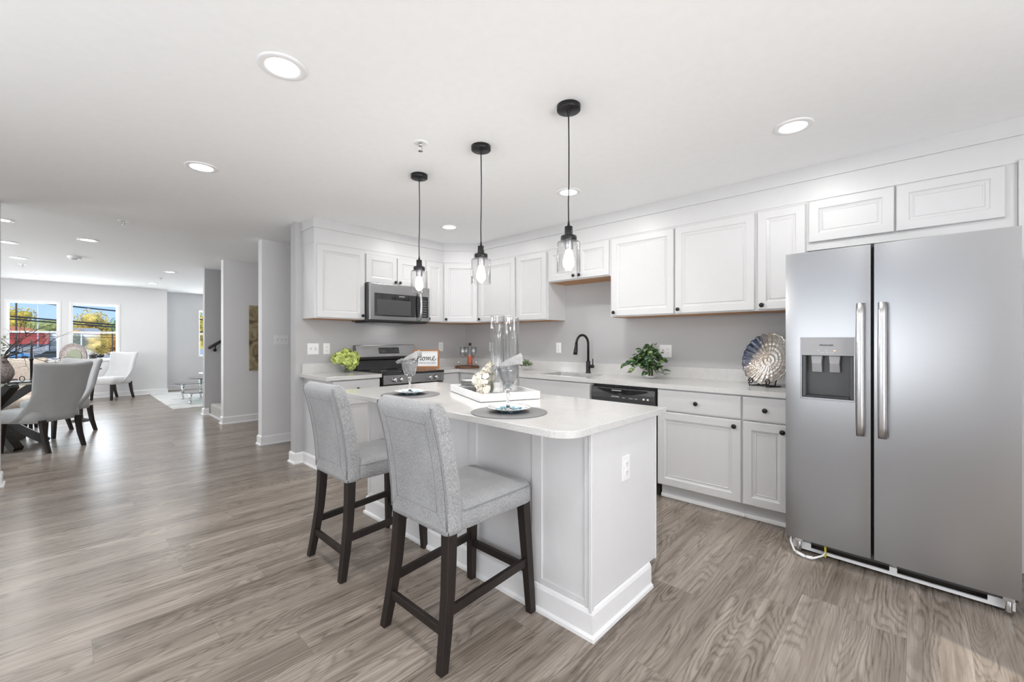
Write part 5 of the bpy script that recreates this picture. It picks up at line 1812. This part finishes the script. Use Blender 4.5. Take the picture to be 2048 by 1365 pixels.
# unseen pale walls added so steel reflects neutral grey through the openings
struct(MB().box(-7.6, -7.3, -9, 9, GZ, 5.5).build('side_reflector', mat('white_reflector', (0.80, 0.80, 0.79), 0.8)))
struct(MB().box(-7.3, 9, -8.3, -8.0, GZ, 3.2).build('rear_reflector', mat('pale_reflector', (0.72, 0.71, 0.69), 0.8)))
struct(MB().box(-7.3, 9, -8.0, -2.9, -0.25, -0.05).build('patio', mat('concrete_patio', (0.62, 0.61, 0.60), 0.85)))
bd = thing('brick_building', 'long red brick building with orange roof seen through the first window', 'building', (-8.2, 112, GZ), 0)
MB().box(-6, 6.6, 0, 14, 2.3, 4.3).build('upper_wall', Mred, bd)
MB().box(-6, 6.6, 0.5, 14, 0, 2.3).build('shopfront', Mgry, bd)
MB().loft([[(-6.2, -0.3, 4.3), (6.8, -0.3, 4.3), (6.8, 14, 4.3), (-6.2, 14, 4.3)], [(-3, 5, 5.5), (3, 5, 5.5), (3, 9, 5.5), (-3, 9, 5.5)]], True, False).build('roof', Morg, bd)
b2 = thing('pale_building', 'low white building with teal awning right of the red building', 'building', (1.5, 118, GZ), 0)
MB().box(-3, 3.2, 0, 8, 0, 4.2).build('wall', mat('white_wall', (0.75, 0.75, 0.74), 0.8), b2)
MB().box(-3, 3.2, -0.7, 0, 1.9, 2.8).build('awning', mat('teal_awning', (0.03, 0.16, 0.17), 0.7), b2)
b3 = thing('pink_house', 'pale pink house partly behind trees in the second window', 'building', (5.4, 156, GZ), 0)
MB().box(-4.5, 1.6, 0, 9, 0, 5.3).build('wall', Mpink, b3)
MB().loft([[(-4.8, -0.4, 5.3), (1.9, -0.4, 5.3), (1.9, 9.4, 5.3), (-4.8, 9.4, 5.3)], [(-4, 4, 6.2), (1.2, 4, 6.2), (1.2, 5, 6.2), (-4, 5, 6.2)]], True, False).build('roof', mat('grey_roof', (0.4, 0.38, 0.38), 0.9), b3)


def tree(name, label, x, y, h, r, kind, trunk, seed, n=2600, leafs=0.17, squash=0.8):
    t = thing(name, label, 'tree', (x, y, GZ), 0, 'trees outside the windows')
    rn = random.Random(seed); mb = MB()
    blobs = []
    for k in range(11):
        a = rn.uniform(0, 2 * pi); q = rn.uniform(0, 0.62) * r
        blobs.append((q * cos(a), q * sin(a), h - r * squash * rn.uniform(0.5, 1.5), r * rn.uniform(0.38, 0.6)))
    for i in range(n):
        bx, by, bz, br = blobs[rn.randrange(len(blobs))]
        u = rn.uniform(-1, 1); th = rn.uniform(0, 2 * pi); q = math.sqrt(1 - u * u)
        p = Vector((bx + br * q * cos(th), by + br * q * sin(th), bz + br * 0.8 * u))
        s = leafs * rn.uniform(0.6, 1.3) * r / 4
        a = Vector((rn.uniform(-1, 1), rn.uniform(-1, 1), rn.uniform(-1, 1))).normalized(); b = a.cross(Vector((rn.uniform(-1, 1), rn.uniform(-1, 1), 0.3))).normalized()
        mb.add([tuple(p - a * s), tuple(p + b * s * 0.6), tuple(p + a * s), tuple(p - b * s * 0.6)], [(0, 1, 2, 3)])
    for bx, by, bz, br in blobs:
        mb.ball((bx, by, bz), br * 0.62, 10, 6, 0.8)
    mb.build('crown', foli[kind], t)
    tk = MB().tube([(0, 0, 0), (0.1, 0, trunk), (0, 0.1, h - r * 0.6)], [0.03 * h, 0.022 * h, 0.008 * h], 8)
    for bx, by, bz, br in blobs[:6]:
        tk.tube([(0.1, 0, trunk), (bx * 0.6, by * 0.6, (trunk + bz) / 2), (bx, by, bz)], [0.014 * h, 0.01 * h, 0.004 * h], 6)
    tk.build('trunk', Mbark, t)
    return t


tree('autumn_tree', 'yellow tree at the left edge of the first window', -7.6, 135, 10.3, 4.2, 'yellow', 3, 1)
tree('autumn_tree', 'olive tree in the middle of the first window', -3.4, 152, 7.6, 4.0, 'olive', 3, 2)
tree('autumn_tree', 'dark bushy tree right in the first window', 0.2, 140, 6.4, 2.6, 'dark', 2, 3)
tree('autumn_tree', 'orange low tree between the two windows', 2.0, 132, 6.0, 2.5, 'orange', 2, 4)
tree('autumn_tree', 'broad pale yellow tree left in the second window', 6.4, 176, 11.6, 6.4, 'gold', 4, 5)
tree('autumn_tree', 'bright green tree at the right of the second window', 9.2, 120, 8.4, 2.6, 'green', 3, 6)
tree('autumn_tree', 'golden tree in the lower left of the second window', 4.1, 92, 3.9, 2.2, 'gold', 1.2, 7)
tree('autumn_tree', 'orange-brown tree in the lower middle of the second window', 5.9, 99, 4.0, 2.4, 'orange', 1.2, 8)
tree('autumn_tree', 'dark low tree at the left of the second window sash', 1.9, 91, 4.0, 1.3, 'dark', 1.0, 9)
for k, (x, y, h, r, kd) in enumerate([(18, 90, 8.5, 4, 'yellow'), (24, 100, 9, 5, 'gold'), (32, 110, 8, 5, 'olive')]):
    tree('autumn_tree', ['yellow tree seen through the narrow right window', 'golden tree behind the narrow right window', 'olive tree furthest right outside'][k], x, y, h, r, kd, 3, 20 + k)
hill = MB(); rr = random.Random(31); pts_ = []
for i in range(41):
    x = -140 + 7 * i
    pts_.append((x, 5.0 + rr.uniform(-0.6, 0.8) + 1.5 * sin(i * 0.7)))
vs = [(x, 215, GZ) for x, h_ in pts_] + [(x, 235, GZ + h_ + 4.5) for x, h_ in pts_] + [(x, 300, GZ) for x, h_ in pts_]
fs = []
for i in range(40):
    fs += [(i, i + 1, 42 + i, 41 + i), (41 + i, 42 + i, 83 + i, 82 + i)]
o = hill.add(vs, fs, False).build('wooded_hill', foli['olive'], None)
tag(o, 'low wooded hill along the horizon outside', 'hill'); o['kind'] = 'structure'
o = MB().box(-60, 60, 128, 131, GZ, GZ + 5.0).build('hedge', foli['yellow'])
o.location = (0, 60, 0); tag(o, 'long yellow-green hedge on the far side of the street', 'hedge')
o = MB().box(-40, 40, 40, 66, GZ, GZ + 0.03).build('grass_verge', Mgrass); tag(o, 'strip of dry grass verge on this side of the street', 'grass'); o['kind'] = 'structure'


def car(label, x, y, rz, col, name='car'):
    t = thing(name, label, 'car', (x, y, GZ), rz, 'cars parked across the street')
    body = MB(); L_, W_ = 4.4, 1.75
    prof = [(-2.2, 0.35), (-2.2, 0.85), (-1.5, 0.95), (-0.9, 1.38), (0.7, 1.40), (1.35, 0.98), (2.1, 0.85), (2.2, 0.60), (2.2, 0.35)]
    body.loft([[(px, yy, pz) for px, pz in prof] for yy in (-W_ / 2, W_ / 2)], True, False).build('body', col, t, bevel=0.08, seg=3)
    MB().loft([[(-1.35, yy, 0.98), (-0.86, yy, 1.31), (0.64, yy, 1.33), (1.15, yy, 1.0)] for yy in (-W_ / 2 - 0.01, W_ / 2 + 0.01)], True, False).build('side_windows', M['bglass'], t)
    for wx in (-1.35, 1.35):
        for wy in (-0.8, 0.8):
            wm_ = MB().lathe([(0.33, -0.1), (0.33, 0.1)], 20, caps=True); wm_.xform(Matrix.Translation((wx, wy, 0.33)) @ Matrix.Rotation(rad(90), 4, 'X'))
            wm_.build('wheel', M['bplast'], t)
    return t


Mblue = mat('blue_car_paint', (0.12, 0.30, 0.55), 0.3, coat=0.5); Mdk = mat('dark_car_paint', (0.03, 0.04, 0.05), 0.3, coat=0.5); Mwh = mat('white_car_paint', (0.72, 0.72, 0.72), 0.3, coat=0.5)
car('light blue car parked in front of the red building', -5.2, 98, rad(4), Mblue)
car('dark car parked right of the blue car', -0.6, 97, rad(-8), Mdk)
car('white car parked in the second window, left', 5.9, 104, rad(12), Mwh)
car('second white car further right behind the hedge trees', 8.6, 108, rad(170), Mwh)
o = MB().box(5.4, 8.5, 77, 79, GZ, GZ + 1.5).build('dumpster', mat('teal_metal', (0.03, 0.13, 0.17), 0.6)); tag(o, 'teal container at the bottom right of the second window', 'container')

for lab, x, y, h, r, m_ in (('dark utility pole at the left of the first window', -4.6, 96, 10.6, 0.10, Mpole), ('thin white pole in the middle of the first window', -2.6, 101, 8.6, 0.06, Mpw),
                            ('white pole at the left of the second window', 1.95, 88, 4.2, 0.07, Mpw), ('brown utility pole in the second window', 4.3, 72, 4.4, 0.07, Mpole), ('thinner brown pole right of the utility pole', 5.2, 76, 4.3, 0.05, Mpole)):
    p = thing('utility_pole', lab, 'pole', (x, y, GZ), 0, 'poles along the street')
    MB().cyl(0, 0, 0, h, r, 10).build('shaft', m_, p)
    if h > 10:
        MB().beam((-0.9, 0, h - 0.6), (0.2, 0, h - 0.6), 0.12, 0.12).build('arm', m_, p)


def cable(label, y, pts_, r):
    o_ = MB().tube([(x, y, z) for x, z in pts_], r, 8).build('power_cable', M['bplast'])
    tag(o_, label, 'cable', 'overhead cables in front of the windows')


def sagl(x0, z0, x1, z1, s):
    out = []
    for i in range(31):
        t = i / 30; X_ = -14 + 30 * t
        z = z0 + (z1 - z0) * (X_ - x0) / (x1 - x0) + s * (X_ - 0.3) ** 2
        out.append((X_, z))
    return out


cable('upper of the two thick cables crossing both windows', 20.0, sagl(-1.14, 1.985, 1.28, 1.775, 0.0006), 0.022)
cable('lower of the two thick cables crossing both windows', 20.0, sagl(-1.14, 1.90, 1.28, 1.70, 0.0006), 0.022)
cable('highest thick cable, near the top of both windows', 20.0, sagl(-0.9, 2.46, 1.28, 2.26, 0.0006), 0.022)
cable('thin cable just above the window sash bars', 30.0, sagl(-1.5, 1.62, 2.0, 1.52, 0.0003), 0.012)
cable('thin cable at the height of the sash bars', 30.0, sagl(-1.5, 1.46, 2.0, 1.38, 0.0003), 0.012)
